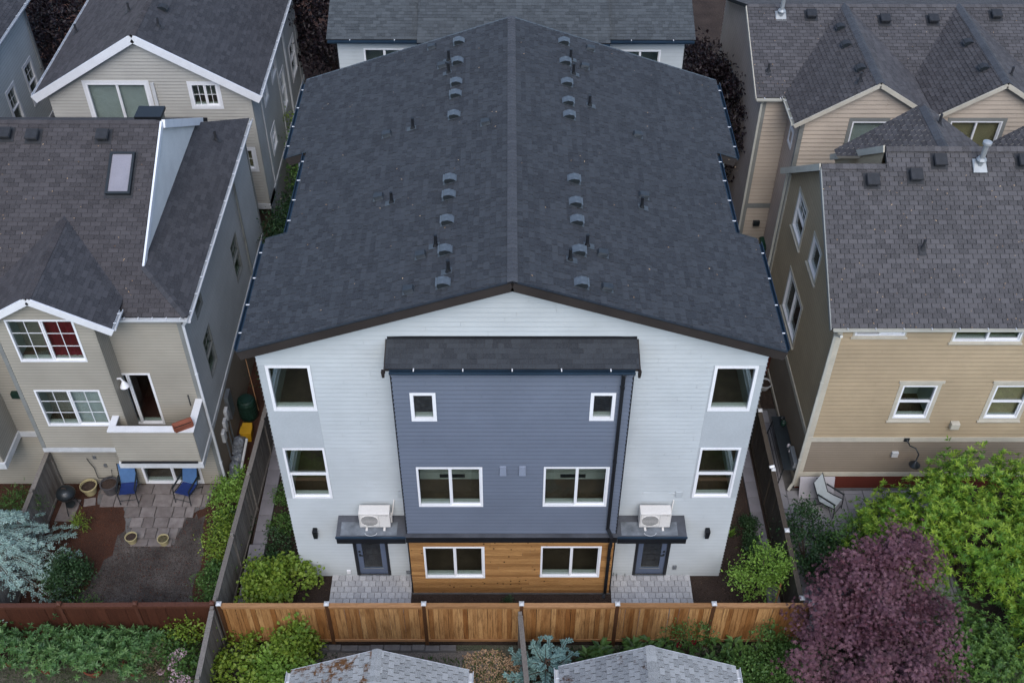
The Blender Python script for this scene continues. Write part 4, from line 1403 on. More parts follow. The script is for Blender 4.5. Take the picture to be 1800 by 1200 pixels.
for (x, z) in ((-13.3, 1.3), (-13.05, .9)): MB().fbox(F1, x, x + .09, z, z + .12, .012, .06).build('outlet_box', metal_grey, H)

# ------------------------------------------------------------------ grey-sided house behind it
G = root('gabled_house', (-13, 20, 0), 'beige gabled house with wide white barge boards behind the skylight roof', 'house')
GF, GR = FRONT(15.3), RIGHT(-9.35)
gw = [(-15.1, -12.95, 5.9, 7.86), (-11.4, -10.45, 6.92, 7.84), (-10.45, -9.6, 4.2, 5.09)]
gp = [(-16.55, 2.45), (-9.35, 2.45), (-9.35, 7.55), (-12.95, 9.66), (-16.55, 7.55)]
gh = [hole(*w) for w in gw]
wall(G, GF, [gp], gh, siding_greige)
lap(G, GF, [[(-16.55, 2.6), (-9.35, 2.6)] + gp[2:]], gh, siding_greige, 0.13, 0.022)
window(G, GF, *gw[0], 'slider', 0.06, trim=0.11, depth=1.0, blind=blind_mat, wide=(.1, .1), drop=.1)
window(G, GF, *gw[1], 'slider', 0.05, trim=0.10, depth=1.0, wide=(.1, .1), drop=.1, grid=2)
window(G, GF, *gw[2], 'slider', 0.05, trim=0.10, depth=1.0, wide=(.1, .1), drop=.1, blind=blind_tan, grid=2)
MB().fbox(GF, -16.6, -9.3, 2.36, 2.6, -1.0, .05).build('band_board', trim_old, G)
wall(G, FRONT(16.3), [[(-16.55, 0), (-9.35, 0), (-9.35, 2.4), (-16.55, 2.4)]], [], siding_brown)
grw = [(18.95, 20.0, 5.76, 6.62), (17.25, 17.9, 5.78, 6.62), (22.75, 23.9, 3.6, 5.12), (20.2, 21.05, 3.62, 5.18), (17.3, 18.1, 3.55, 4.42)]
grh = [hole(*w) for w in grw]
wall(G, GR, [[(15.3, 0), (25, 0), (25, 7.5), (15.3, 7.5)]], grh, siding_grey)
lap(G, GR, [[(15.3, 2.6), (25, 2.6), (25, 7.45), (15.3, 7.45)]], grh, siding_grey, 0.13, 0.010)
for w in grw: window(G, GR, *w, 'hung', 0.05, trim=0.09, depth=0.9, wide=(.05, .05), drop=.1)
MB().fbox(GR, 15.3, 25, 2.4, 2.6, 0.0, 0.05).build('band_board', trim_old, G)
for y in (16.6, 19.9, 21.9): MB().fbox(GR, y, y + .12, 2.6, 7.4, 0.012, 0.05).build('trim_board', trim_old, G)
downspout(G, [(-9.27, 21.6, 7.3), (-9.27, 21.6, 2.7)], gutter_white)
corner_board(G, -9.35, 15.3, 2.45, 7.5, 1, -1, siding_greige, 0.1, 0.03)
corner_board(G, -9.35, 24.5, .1, 7.5, 1, 1, trim_old, 0.1, 0.03)
gs, gz = 0.59, 9.87
gL = 4.0 * math.hypot(1, gs)
roof(G, (-8.95, 15.05, gz - 4 * gs), (0, 1, 0), (-1, 0, gs), [[(0, 0), (10, 0), (10, gL), (0, gL)]], shingle_far, 0.14, 0.3, 60, 0.012, 0.12, gap=0.008)
roof(G, (-16.95, 25.05, gz - 4 * gs), (0, -1, 0), (1, 0, gs), [[(0, 0), (10, 0), (10, gL), (0, gL)]], shingle_left, 0.14, 0.3, 40, 0.012, 0.12, gap=0.008)
ridge_caps(G, (-12.95, 15.03, gz + .012), (-12.95, 25.0, gz + .012), gs, shingle_left, 0.12, 0.2, 0.018)
for s in (-1, 1):
    MB().bar((-12.95, 15.02, gz - .14), (-12.95 + s * 4.03, 15.02, gz - 4.03 * gs - .14), 0.05, 0.29).build('barge_board', trim_white, G)
    x = -12.95 + s * 4.0
    gutter(G, (x, 15.1, gz - 4 * gs - .02), (x, 25, gz - 4 * gs - .02), (s, 0, 0), gutter_white, 0.11, 0.1, 14, gutter_white)
roof_fixture(G, 'dome', -12.5, 17.45, gz - .45 * gs, gs, (1, 0, 0), (vent_old, vent_old))
roof_fixture(G, 'pipe', -12.36, 16.3, gz - .59 * gs, gs, (1, 0, 0), (vent_old, vent_old))
roof_fixture(G, 'pipe', -16.5, 19.1, gz - 3.55 * gs, gs, (-1, 0, 0), (vent_old, vent_old))
roof_fixture(G, 'pipe', -13.76, 17.65, gz - .81 * gs, gs, (-1, 0, 0), (vent_old, vent_old))
MB().fbox(GF, -12.78, -12.66, 5.9, 7.9, .03, .09).build('trim_board', trim_old, G)

# ------------------------------------------------------------------ house at the top left corner
K = root('pale_house', (-23, 16, 0), 'pale grey house with white window trims at the top left corner', 'house')
KR = RIGHT(-19.76)
kw = [(20.62, 21.47, 3.72, 5.36), (18.6, 19.4, 3.72, 5.40)]
kh = [hole(*w) for w in kw]
kp = [(8, 0), (22.3, 0), (22.3, 7.42), (8, 7.42)]
wall(K, KR, [kp], kh, siding_pale)
lap(K, KR, [[(8, .1), (22.3, .1), (22.3, 7.4), (8, 7.4)]], kh, siding_pale, 0.13, 0.012)
wall(K, BACK(22.3), [[(19.76, 0), (27, 0), (27, 9), (23.4, 9.2), (19.76, 7.42)]], [], siding_pale)
for w in kw: window(K, KR, *w, 'hung', 0.05, trim=0.09, depth=0.9, wide=(.05, .05), drop=.1, grid=2)
corner_board(K, -19.76, 22.3, .1, 7.4, 1, 1, trim_old, 0.1, 0.03)
downspout(K, [(-19.66, 22.15, 7.35), (-19.66, 22.15, 0.2)], metal_grey)
roof(K, (-19.5, 8, 7.5), (0, 1, 0), (-1, 0, .5), [[(0, 0), (14.5, 0), (14.5, 4 * c5), (0, 4 * c5)]], shingle_far, 0.14, 0.3, 0, 0.012, 0.1)
gutter(K, (-19.5, 8, 7.48), (-19.5, 22.5, 7.48), (1, 0, 0), gutter_white, 0.11, 0.1, 14, gutter_white)
MB().fbox(KR, 8, 22.3, 2.4, 2.6, .0, .05).build('band_board', trim_old, K)

# ------------------------------------------------------------------ house behind the townhouse
D = root('rear_house', (0, 22, 0), 'white house with dark shingles directly behind the townhouse ridge', 'house')
DF = FRONT(16.6)
dw = [(-5.3, -3.86, 7.1, 8.52), (3.88, 5.4, 7.1, 8.47)]
dh = [hole(*w) for w in dw]
dp = [(-6.25, 0), (6.25, 0), (6.25, 8.95), (-6.25, 8.95)]
wall(D, DF, [dp], dh, siding_white)
lap(D, DF, [dp], dh, siding_white, 0.152, 0.014)
for w in dw: window(D, DF, *w, 'slider', 0.055, depth=1.2, wide=(.1, .1), drop=.2)
for s, FR in ((-1, LEFT), (1, RIGHT)):
    u = (-26, -16.6) if s < 0 else (16.6, 26)
    wall(D, FR(s * 6.25), [[(u[0], 0), (u[1], 0), (u[1], 8.9), (u[0], 8.9)]], [], siding_white)
    corner_board(D, s * 6.25, 16.6, .1, 8.9, s, -1, black_trim, 0.02, 0.02)
ds_ = 0.36
dL = 8 * math.hypot(1, ds_)
roof(D, (-6.55, 16.3, 9.02), (1, 0, 0), (0, 1, ds_), [[(0, 0), (3.27, 0), (3.27, dL), (0, dL)], [(10.0, 0), (13.1, 0), (13.1, dL), (10.0, dL)]], shingle_rear, 0.145, 0.3, 60, 0.013, 0.14, True, 0.006, brown_fascia)
roof(D, (-3.32, 15.98, 9.06), (1, 0, 0), (0, 1, ds_), [[(0, 0), (6.82, 0), (6.82, dL), (0, dL)]], shingle_rear, 0.145, 0.3, 60, 0.013, 0.14, True, 0.006, brown_fascia)
gutter(D, (-6.5, 16.3, 9.0), (-3.34, 16.3, 9.0), (0, -1, 0), gutter_blue, 0.11, 0.1, 2)
gutter(D, (3.52, 16.3, 9.0), (6.5, 16.3, 9.0), (0, -1, 0), gutter_blue, 0.11, 0.1, 2)
gutter(D, (-3.3, 15.98, 9.03), (3.48, 15.98, 9.03), (0, -1, 0), gutter_blue, 0.11, 0.1, 4)
for x in (-3.05, 3.2): downspout(D, [(x, 15.95, 8.95), (x, 16.5, 8.7), (x, 16.5, .1)], black_trim)
for x in (-3.25, 3.42): MB().box(x - .04, x + .04, 15.9, 16.5, 8.72, 8.95).build('rafter_tail', black_trim, D)

# ------------------------------------------------------------------ tan house on the near right
Q = root('tan_house', (14, 7, 0), 'tan lap-sided house with brown shingle roof on the near right', 'house')
QF, QL = FRONT(3.4), LEFT(9.25)
qw = [(11.62, 12.65, 3.38, 4.80), (14.40, 15.42, 3.38, 4.80), (12.55, 14.48, 6.62, 7.2), (9.72, 11.14, 6.84, 7.2)]
qh = [hole(*w) for w in qw]
wall(Q, QF, [[(9.25, 0), (20, 0), (20, 7.26), (9.25, 7.26)]], qh, siding_tan)
lap(Q, QF, [[(9.25, 2.5), (20, 2.5), (20, 7.22), (9.25, 7.22)]], qh, siding_tan, 0.165, 0.026)
lap(Q, QF, [[(9.25, .8), (20, .8), (20, 2.3), (9.25, 2.3)]], [], siding_brown, 0.11, 0.02)
lap(Q, QF, [[(9.25, 0), (20, 0), (20, .62), (9.25, .62)]], [], siding_red, 0.11, 0.014)
MB().fbox(QF, 9.2, 20, 2.3, 2.5, 0, .045).build('band_board', trim_cream, Q)
MB().fbox(QF, 9.2, 20, .62, .80, 0, .045).build('band_board', trim_cream, Q)
window(Q, QF, *qw[0], 'hung', 0.05, trim=0.11, trim_mat=trim_cream, depth=1.2, wide=(.1, .1), drop=.2, sill=True)
window(Q, QF, *qw[1], 'hung', 0.05, trim=0.11, trim_mat=trim_cream, depth=1.2, wide=(.1, .1), drop=.2, sill=True, blind=blind_tan)
window(Q, QF, *qw[2], 'slider', 0.045, trim=0.05, trim_mat=trim_cream, depth=1.2, wide=(.1, .1), drop=.2, sill=True)
window(Q, QF, *qw[3], 'slider', 0.05, trim=0.05, trim_mat=trim_cream, depth=1.2, wide=(.1, .1), drop=.2, sill=True)
for w in qw[:2]: MB().fbox(QF, w[0] - .16, w[1] + .16, w[3] + .112, w[3] + .20, 0, .06).build('window_head', trim_cream, Q)
ql = [(-9.45, -8.3, 6.1, 7.46), (-7.15, -6.2, 6.45, 7.46), (-8.62, -6.73, 3.3, 4.87)]
qlh = [hole(*w) for w in ql]
qp = [(-10.8, 0), (-3.4, 0), (-3.4, 7.2), (-7.2, 9.78), (-10.8, 7.2)]
wall(Q, QL, [qp], qlh, siding_brown)
lap(Q, QL, [[(-10.8, 2.5), (-3.4, 2.5)] + qp[2:]], qlh, siding_tan, 0.165, 0.014)
lap(Q, QL, [[(-10.8, .3), (-3.4, .3), (-3.4, 2.3), (-10.8, 2.3)]], [], siding_brown, 0.11, 0.012)
MB().fbox(QL, -10.8, -3.36, 2.3, 2.5, 0, .045).build('band_board', trim_cream, Q)
MB().fbox(QL, -10.8, -3.36, .1, .28, 0, .04).build('band_board', trim_cream, Q)
window(Q, QL, *ql[0], 'hung', 0.05, trim=0.10, trim_mat=trim_cream, depth=1.0, wide=(.1, .1), drop=.2, sill=True, grid=2)
window(Q, QL, *ql[1], 'fixed', 0.05, trim=0.10, trim_mat=trim_cream, depth=1.0, wide=(.1, .1), drop=.2, sill=True)
window(Q, QL, *ql[2], 'slider', 0.05, trim=0.10, trim_mat=trim_cream, depth=1.0, wide=(.1, .1), drop=.2, sill=True, split=.5)
corner_board(Q, 9.25, 3.4, .1, 7.2, -1, -1, trim_cream, 0.12, 0.035)
corner_board(Q, 9.25, 10.8, .1, 7.2, -1, 1, trim_cream, 0.12, 0.035)
qs, qz = 0.67, 7.28
cq = math.hypot(1, qs)
roof(Q, (8.95, 3.2, qz), (1, 0, 0), (0, 1, qs), [[(0, 0), (11.1, 0), (11.1, 4.05 * cq), (0, 4.05 * cq)], [(1.9, 4.05 * cq), (11.1, 4.05 * cq), (11.1, 4.5 * cq), (1.9, 4.5 * cq)]],
     shingle_right, 0.145, 0.26, 150, 0.02, 0.13, gap=0.018)
roof(Q, (10.85, 10.92, 7.27), (-1, 0, 0), (0, -1, .735), [[(0, 0), (1.9, 0), (1.9, 3.72 * math.hypot(1, .735)), (0, 3.72 * math.hypot(1, .735))]], shingle_right, 0.15, 0.28, 0, 0.02, 0.13, gap=0.02)
roof(Q, (20, 12.0, 7.1), (-1, 0, 0), (0, -1, .735), [[(0, 0), (9.15, 0), (9.15, 4.35 * math.hypot(1, .735)), (0, 4.35 * math.hypot(1, .735))]], shingle_right, 0.15, 0.28, 0, 0.02, 0.13, gap=0.02)
MB().bar((8.93, 7.2, 9.92), (8.93, 10.95, 7.17), .05, .2).build('barge_board', trim_cream, Q)
MB().bar((10.83, 7.68, 10.22), (10.83, 12.0, 7.0), .05, .2).build('barge_board', trim_cream, Q)
MB().bar((8.935, 3.2, 7.20), (8.935, 7.2, 9.90), .035, .14).build('barge_board', trim_grey, Q)
MB().add([(10.87, 7.7, 7.4), (10.87, 11.8, 7.1), (10.87, 7.7, 10.1)], [(0, 2, 1)]).build('gable_wall', siding_tan, Q)
wall(Q, LEFT(11.0), [[(-11.9, 4), (-7.3, 4), (-7.3, 10.1), (-7.7, 10.1), (-11.9, 6.9)]], [], siding_tan, 'gable_wall')
for i, xr in enumerate((12.72, 17.25)):
    zr, sl2, hf = 10.1, .71, 2.4
    l2 = hf * math.hypot(1, sl2)
    roof(Q, (xr - hf, 10.36, zr - hf * sl2), (0, -1, 0), (1, 0, sl2), [[(0, 0), (0.35, 0), (2.85, l2), (0, l2)]], shingle_shade_moss, 0.15, 0.28, 25, 0.02, 0.12, gap=0.02, slab_mat=trim_cream)
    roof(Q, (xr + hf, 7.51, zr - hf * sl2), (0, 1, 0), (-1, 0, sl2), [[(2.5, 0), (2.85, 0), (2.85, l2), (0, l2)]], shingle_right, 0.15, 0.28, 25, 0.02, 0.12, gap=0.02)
    ridge_caps(Q, (xr, 7.6, zr + .02), (xr, 10.36, zr + .02), sl2, shingle_cap, 0.15, 0.2, 0.02)
    roof_fixture(Q, 'pipe', xr + .35, 9.6, zr - .35 * sl2, sl2, (1, 0, 0), (vent_old, vent_old))
ridge_caps(Q, (8.97, 7.2, 10.02), (10.85, 7.2, 10.02), qs, shingle_right, 0.13, 0.2, 0.02)
ridge_caps(Q, (10.87, 7.65, 10.32), (20, 7.65, 10.32), qs, shingle_right, 0.13, 0.2, 0.02)
gutter(Q, (9.0, 3.2, 7.27), (20, 3.2, 7.27), (0, -1, 0), gutter_cream, 0.10, 0.075, 14, trim_old)
downspout(Q, [(9.2, 3.0, 7.15), (9.14, 3.3, 6.95), (9.14, 3.32, .3), (9.0, 3.2, .12)], gutter_cream, 0.08, straps=(5.0, 1.5))
downspout(Q, [(9.16, 10.9, 7.1), (9.16, 10.9, .2)], gutter_cream, 0.08)
for (x, y) in ((10.37, 6.8), (11.63, 6.93), (12.36, 7.30), (14.8, 7.3)): roof_fixture(Q, 'square', x, y, qz + qs * (y - 3.2) + .01, qs, (0, -1, 0), (vent_old, vent_old))
roof_fixture(Q, 'pipe', 11.65, 5.06, qz + qs * 1.98, qs, (0, -1, 0), (vent_old, vent_old))
def flue(parent, x, y, z, h=.75):
    o = MB().tube([(x, y, z - .1), (x, y, z + h)], .075, 14).build('flue', metal_galv, parent)
    MB().lathe([(.14, 0), (.15, .03), (.1, .1), (.08, .1)], (x, y, z + h * .25), 14).build('storm_collar', metal_galv, o)
    MB().lathe([(.12, 0), (.13, .02), (.13, .09), (.05, .13), (0, .13)], (x, y, z + h - .03), 14).build('rain_cap', metal_galv, o)
    MB().hexa([(x - .2, y - .2, z - .11), (x + .2, y - .2, z - .11), (x + .2, y + .16, z + .13), (x - .2, y + .16, z + .13), (x - .2, y - .2, z - .09), (x + .2, y - .2, z - .09), (x + .14, y + .1, z + .16), (x - .14, y + .1, z + .16)]).build('flashing', metal_galv, o)
flue(Q, 13.5, 7.15, qz + qs * 4.07)
MB().fbox(QF, 13.45, 13.72, 3.0, 3.25, .015, .18).build('dryer_vent', trim_cream, Q, bevel=.02)
MB().fbox(QF, 12.0, 12.2, 1.62, 1.82, .015, .10).build('outlet_box', trim_old, Q)
gl = MB().tube([QF(12.30, 2.42, .05), QF(12.35, 2.40, .3), QF(12.45, 2.5, .48), QF(12.55, 2.35, .60), QF(12.53, 2.05, .62)], .022, 8)
go = gl.build('gooseneck_lamp', metal_dark, Q, smooth=True)
MB().lathe([(.03, .08), (.06, .03), (.17, -.08), (.18, -.10), (.165, -.1), (.05, .0), (0, .02)], QF(12.53, 1.98, .62), 18).build('lamp_shade', metal_dark, go, smooth=True)
MB().fbox(QF, 12.22, 12.38, 2.36, 2.48, .046, .09).build('lamp_base', metal_dark, go)
bulb_m, N_, L_, B_ = nodes('bulb_warm')
B_.inputs['Emission Color'].default_value = (1.0, 0.55, 0.22, 1)
B_.inputs['Emission Strength'].default_value = 14.0
MB().lathe([(0, -.06), (.035, -.03), (.035, .02), (0, .05)], QF(12.53, 1.93, .62), 10).build('bulb', bulb_m, go)

# ------------------------------------------------------------------ pink-beige house behind it
V = root('twin_gable_house', (14, 18, 0), 'pinkish house with two front gables behind the tan house', 'house')
VL = LEFT(9.05)
vw = [(-21.3, -20.0, 3.45, 4.92)]
vp = [(-24, 0), (-15.2, 0), (-15.2, 7.42), (-18.78, 8.95), (-24, 6.9)]
wall(V, VL, [vp], [hole(*w) for w in vw], siding_pink)
lap(V, VL, [[(-24, .1), (-15.2, .1)] + vp[2:]], [hole(*w) for w in vw], siding_pink, 0.17, 0.012)
window(V, VL, *vw[0], 'hung', .05, trim=.1, trim_mat=trim_grey, depth=.9, wide=(.05, .05), drop=.1)
V1 = FRONT(15.2)
wall(V, V1, [[(9.05, 0), (10.06, 0), (10.06, 7.45), (9.05, 7.45)]], [], siding_cream)
lap(V, V1, [[(9.05, 2.7), (10.06, 2.7), (10.06, 7.42), (9.05, 7.42)], [(9.05, .1), (10.06, .1), (10.06, 2.5), (9.05, 2.5)]], [], siding_cream, 0.17, 0.026)
MB().fbox(V1, 9.03, 10.06, 2.5, 2.7, 0, .04).build('band_board', trim_grey, V)
wall(V, LEFT(10.05), [[(-15.2, 0), (-13.45, 0), (-13.45, 7.6), (-15.2, 7.6)]], [], siding_pink)
lap(V, LEFT(10.05), [[(-15.2, .1), (-13.45, .1), (-13.45, 7.5), (-15.2, 7.5)]], [], siding_pink, 0.17, 0.012)
window(V, LEFT(10.05), -14.55, -14.1, 6.0, 6.6, 'fixed', .05, trim=.08, trim_mat=trim_white, depth=.7, wide=(.05, .05), drop=.05)
V2 = FRONT(13.45)
vg = [(11.8, 12.95, 6.1, 7.5), (15.2, 17.0, 6.1, 7.52)]
for k, (xc, x0, x1, cm) in enumerate(((12.35, 10.05, 14.66, siding_cream), (16.6, 14.66, 19.0, siding_white))):
    ht = lambda x: 9.0 - .61 * abs(x - xc)
    p = [(x0, 0), (x1, 0), (x1, ht(x1)), (xc, ht(xc)), (x0, ht(x0))]
    hv = [hole(*vg[k])]
    wall(V, V2, [p], hv, siding_cream)
    lap(V, V2, [[(x0, .1), (x1, .1)] + p[2:]], hv, siding_cream, 0.17, 0.026)
    window(V, V2, *vg[k], 'slider' if k else 'fixed', .05, trim=.13, trim_mat=trim_grey, depth=.8, wide=(.05, .05), drop=.1, blind=blind_tan if k else blind_mat)
    vs_, vz, vh = .61, 9.15, 2.6
    vLn = vh * math.hypot(1, vs_)
    ye, yr = 15.15, 18.85
    roof(V, (xc - vh, yr, vz - vh * vs_), (0, -1, 0), (1, 0, vs_), [[(yr - ye, 0), (yr - 13.2, 0), (yr - 13.2, vLn), (0, vLn)]], shingle_shade_moss, 0.15, 0.28, 60, 0.026, 0.1, gap=0.026)
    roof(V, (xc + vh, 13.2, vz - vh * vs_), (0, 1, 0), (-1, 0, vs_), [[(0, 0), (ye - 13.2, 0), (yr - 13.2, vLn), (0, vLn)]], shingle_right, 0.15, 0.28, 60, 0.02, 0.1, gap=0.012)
    ridge_caps(V, (xc, 13.18, vz + .02), (xc, 18.8, vz + .02), vs_, shingle_cap, 0.15, 0.2, 0.02)
    for s in (-1, 1): MB().bar((xc, 13.17, vz - .09), (xc + s * 2.62, 13.17, vz - 2.62 * vs_ - .09), .04, .15).build('barge_board', trim_cream, V)
corner_board(V, 10.05, 13.45, .1, 7.5, -1, -1, trim_grey, .12, .035)
corner_board(V, 9.05, 15.2, .1, 7.4, -1, -1, trim_grey, .12, .035)
gutter(V, (9.74, 13.25, 7.53), (9.74, 15.0, 7.53), (-1, 0, 0), gutter_cream, .11, .1, 3)
c42 = math.hypot(1, .42)
roof(V, (8.73, 14.96, 7.5), (1, 0, 0), (0, 1, .42), [[(0, 0), (13, 0), (13, 3.82 * c42), (0, 3.82 * c42)]], shingle_right, 0.15, 0.28, 90, 0.02, 0.12, gap=0.016)
roof(V, (21.7, 23.6, 7.1), (-1, 0, 0), (0, -1, .42), [[(0, 0), (12.97, 0), (12.97, 4.82 * c42), (0, 4.82 * c42)]], shingle_right, 0.15, 0.28, 0, 0.02, 0.12, gap=0.016)
ridge_caps(V, (8.8, 18.78, 9.13), (21, 18.78, 9.13), .42, shingle_right, 0.13, 0.2, 0.02)
gutter(V, (8.73, 14.96, 7.48), (9.85, 14.96, 7.48), (0, -1, 0), gutter_cream, .11, .1, 2)
MB().bar((8.715, 14.96, 7.43), (8.715, 18.78, 9.03), .035, .12).build('barge_board', trim_cream, V)
downspout(V, [(9.0, 14.95, 7.4), (8.98, 15.1, 7.2), (8.98, 15.1, .2)], gutter_cream)
for (x, y) in ((11.05, 18.3), (13.73, 18.1), (15.5, 18.1), (17.85, 18.3)): roof_fixture(V, 'square', x, y, 7.5 + .42 * (y - 14.96) + .01, .42, (0, -1, 0), (vent_old, vent_old))
flue(V, 9.94, 18.3, 7.5 + .42 * 3.34)
roof_fixture(V, 'pipe', 9.24, 16.0, 7.5 + .42 * 1.04, .42, (0, -1, 0), (vent_old, vent_old))
for (x, y, k) in ((11.97, 17.4, 0), (11.92, 16.2, 0), (12.02, 14.45, 0), (16.25, 16.25, 1), (16.26, 14.5, 1)):
    xc = (12.35, 16.6)[k]
    roof_fixture(V, 'dome', x, y, 9.15 - .61 * (xc - x) + .01, .61, (-1, 0, 0), (vent_old, vent_old))
roof_fixture(V, 'pipe', 11.83, 13.8, 9.15 - .61 * .52, .61, (-1, 0, 0), (vent_old, vent_old))
roof_fixture(V, 'pipe', 17.1, 14.2, 9.15 - .61 * .5, .61, (1, 0, 0), (vent_old, vent_old))
MB().tube([VL(-20.9, 5.3, .05), VL(-20.2, 5.3, .05), VL(-19.7, 4.6, .05), VL(-19.7, 1.0, .05)], .04, 6).build('conduit', metal_grey, V)
MB().fbox(V1, 9.5, 9.75, 1.7, 1.9, .02, .15).build('wall_vent', metal_dark, V)

# ------------------------------------------------------------------ garages in the foreground
def garage(xc, pk, label, ml, mr):
    o = root('garage', (xc, -8, -0.3), label, 'garage', 'garages at the bottom edge')
    s, hf, zr = .43, 2.3, 3.3
    ln = hf * math.hypot(1, s)
    roof(o, (xc - hf, pk, zr - hf * s), (0, -1, 0), (1, 0, s), [[(0, 0), (6.5, 0), (6.5, ln), (0, ln)]], ml,   .145, .21, 75, .02, .08, gap=.018)
    roof(o, (xc + hf, pk - 6.5, zr - hf * s), (0, 1, 0), (-1, 0, s), [[(0, 0), (6.5, 0), (6.5, ln), (0, ln)]], mr, .145, .21, 0, .02, .08, gap=.018)
    ridge_caps(o, (xc, pk + .01, zr + .012), (xc, pk - 6.5, zr + .012), s, mr, .13, .15, .018)
    MB().box(xc - 2.1, xc + 2.1, pk - 6.3, pk - .2, -.3, zr - hf * s + .02).build('wall', siding_pale, o)
    MB().add([(xc - 2.1, pk - .2, 2.3), (xc + 2.1, pk - .2, 2.3), (xc, pk - .2, 3.2), (xc - 2.1, pk - .3, 2.3), (xc + 2.1, pk - .3, 2.3), (xc, pk - .3, 3.2)], [(0, 2, 1), (3, 4, 5)]).build('gable_wall', siding_pale, o)
    for t in (-1, 1):
        gutter(o, (xc + t * hf, pk - .02, zr - hf * s - .01), (xc + t * hf, pk - 6.4, zr - hf * s - .01), (t, 0, 0), gutter_white, .13, .11, 10)
        MB().bar((xc, pk + .015, zr - .06), (xc + t * hf, pk + .015, zr - hf * s - .06), .03, .1).build('barge_board', trim_old, o)
    return o


garage(-3.42, -4.5, 'small garage with rust-stained mossy shingles at the bottom left of centre', shingle_moss, shingle_garage)
garage(3.53, -4.4, 'small garage with grey lichen-flecked shingles at the bottom right of centre', shingle_lichen, shingle_garage)


# ------------------------------------------------------------------ unseen houses added below and behind the camera to shade the facades
for i, (xa, xb, lb_) in enumerate(((-22.5, -10.0, 'unseen pale house added to shade the facades, left of the garages'), (-7.0, 6.5, 'unseen pale house added to shade the facades, on the garage lots'), (9.5, 22.0, 'unseen pale house added to shade the facades, right of the garages'))):
    o = root('occluder_house', ((xa + xb) / 2, -19, -.3), lb_, 'house', 'unseen houses added for shade')
    MB().box(xa, xb, -24, -14.2, -.3, 6.8).build('wall', siding_beige, o)
    xc = (xa + xb) / 2
    MB().add([(xa - .4, -24.3, 6.7), (xb + .4, -24.3, 6.7), (xb + .4, -13.9, 6.7), (xa - .4, -13.9, 6.7), (xa - .4, -19.1, 9.6), (xb + .4, -19.1, 9.6)],
             [(0, 1, 5, 4), (2, 3, 4, 5), (3, 0, 4), (1, 2, 5), (0, 3, 2, 1)]).build('roof', roof_base, o)
    Fb = BACK(-14.2)
    for k in range(4):
        for z in (1.0, 4.0): MB().fbox(Fb, -xb + 1.2 + k * 2.8, -xb + 2.6 + k * 2.8, z, z + 1.5, .0, .03).build('window', glass_sky, o)

# ------------------------------------------------------------------ fences
def fence(name, label, A, B, z0, top, posts, bm, pm, rm, bw=0.14, cap=None, lean=0.0, inset=0.03, cap_rail=True, rnd_h=0.0, both=False, group='fences'):
    A, B = Vector(A), Vector(B)
    d = B - A
    ln = d.length
    rz = math.atan2(d.y, d.x)
    o = root(name, (A.x, A.y, z0), label, 'fence', group, rz)
    H = top - z0
    cache = {}
    x = 0.0
    bms = [MB().hexa([(.003, -.012, .10), (bw - .003, -.012, .10), (bw - .003, .012, .10), (.003, .012, .10), (.003, -.012, H - .06), (bw - .003, -.012, H - .06), (bw - .003, .012, H - .06), (.003, .012, H - .06)]).mesh('board', bm)]
    while x < ln - 0.03:
        w = min(bw, ln - x)
        b = link('board', bms[0], o)
        b.location = (x, rng.uniform(-.004, .004), rng.uniform(-rnd_h, 0))
        b.rotation_euler = (rng.uniform(-.006, .006), rng.uniform(-.004, .004), 0)
        if w < bw: b.scale = (w / bw, 1, 1)
        x += bw
    ps = sorted(set([0.0] + list(posts) + [ln]))
    for p in ps:
        q = MB().box(-.05, .05, -.05, .05, -.25, H + .04).build('post', pm, o, local=True)
        q.location = (p, 0, 0)
        if cap:
            MB().box(-.07, .07, -.07, .07, H + .04, H + .075).add([(-.07, -.07, H + .075), (.07, -.07, H + .075), (.07, .07, H + .075), (-.07, .07, H + .075), (0, 0, H + .12)], [(0, 1, 4), (1, 2, 4), (2, 3, 4), (3, 0, 4)]).build('post_cap', cap, q, local=True)
    for a, b in zip(ps[:-1], ps[1:]):
        a2, b2 = a + .052, b - .052
        if cap_rail: MB().box(a2, b2, -.07, .07, H - .05, H - .012).build('cap_rail', rm, o, local=True)
        for s in (-1, 1):
            MB().box(a2, b2, *sorted((s * .016, s * .04)), H - .15, H - .052).build('rail', rm, o, local=True)
            MB().box(a2, b2, *sorted((s * .016, s * .04)), .08, .18).build('rail', rm, o, local=True)
    return o


fence('cedar_fence', 'new orange cedar board fence with white post caps in front of the townhouse', (-8.13, -2.2), (8.35, -2.2), -0.12, 1.8,
      [2.99, 5.69, 8.41, 11.08, 13.77], fence_new, fence_post_mat, fence_rail, 0.138, trim_old)
fence('red_fence', 'dark red-brown stained fence behind the potted shrubs', (-17.0, -2.16), (-8.36, -2.1), -0.28, 1.7, [2.2, 4.38, 6.5], fence_red, fence_red_post, fence_red_post, 0.28, fence_red_post)
fence('old_fence', 'weathered grey fence between the beige house yard and the left walkway', (-8.28, -2.02), (-7.92, 8.2), 0.0, 1.8, [2.2, 4.5, 6.8], fence_old, fence_old, fence_old, 0.14, rnd_h=.03)
fence('old_fence', 'weathered grey fence running out of the picture beside the pink flowers', (-8.26, -6.5), (-8.32, -2.28), -0.3, 1.75, [2.1], fence_old, fence_old, fence_old, 0.14, rnd_h=.03)
fence('old_fence', 'narrow old fence seen edge-on between the two garages', (0.55, -6.4), (0.24, -2.36), -0.3, 1.6, [1.2], fence_old, fence_old, fence_old, 0.14, rnd_h=.03)
fence('dark_fence', 'dark brown fence along the right walkway with pale post caps', (8.12, 7.5), (8.12, -2.02), 0.0, 1.8, [2.4, 4.88, 7.2], fence_dark, fence_dark, fence_dark, 0.14, trim_old)
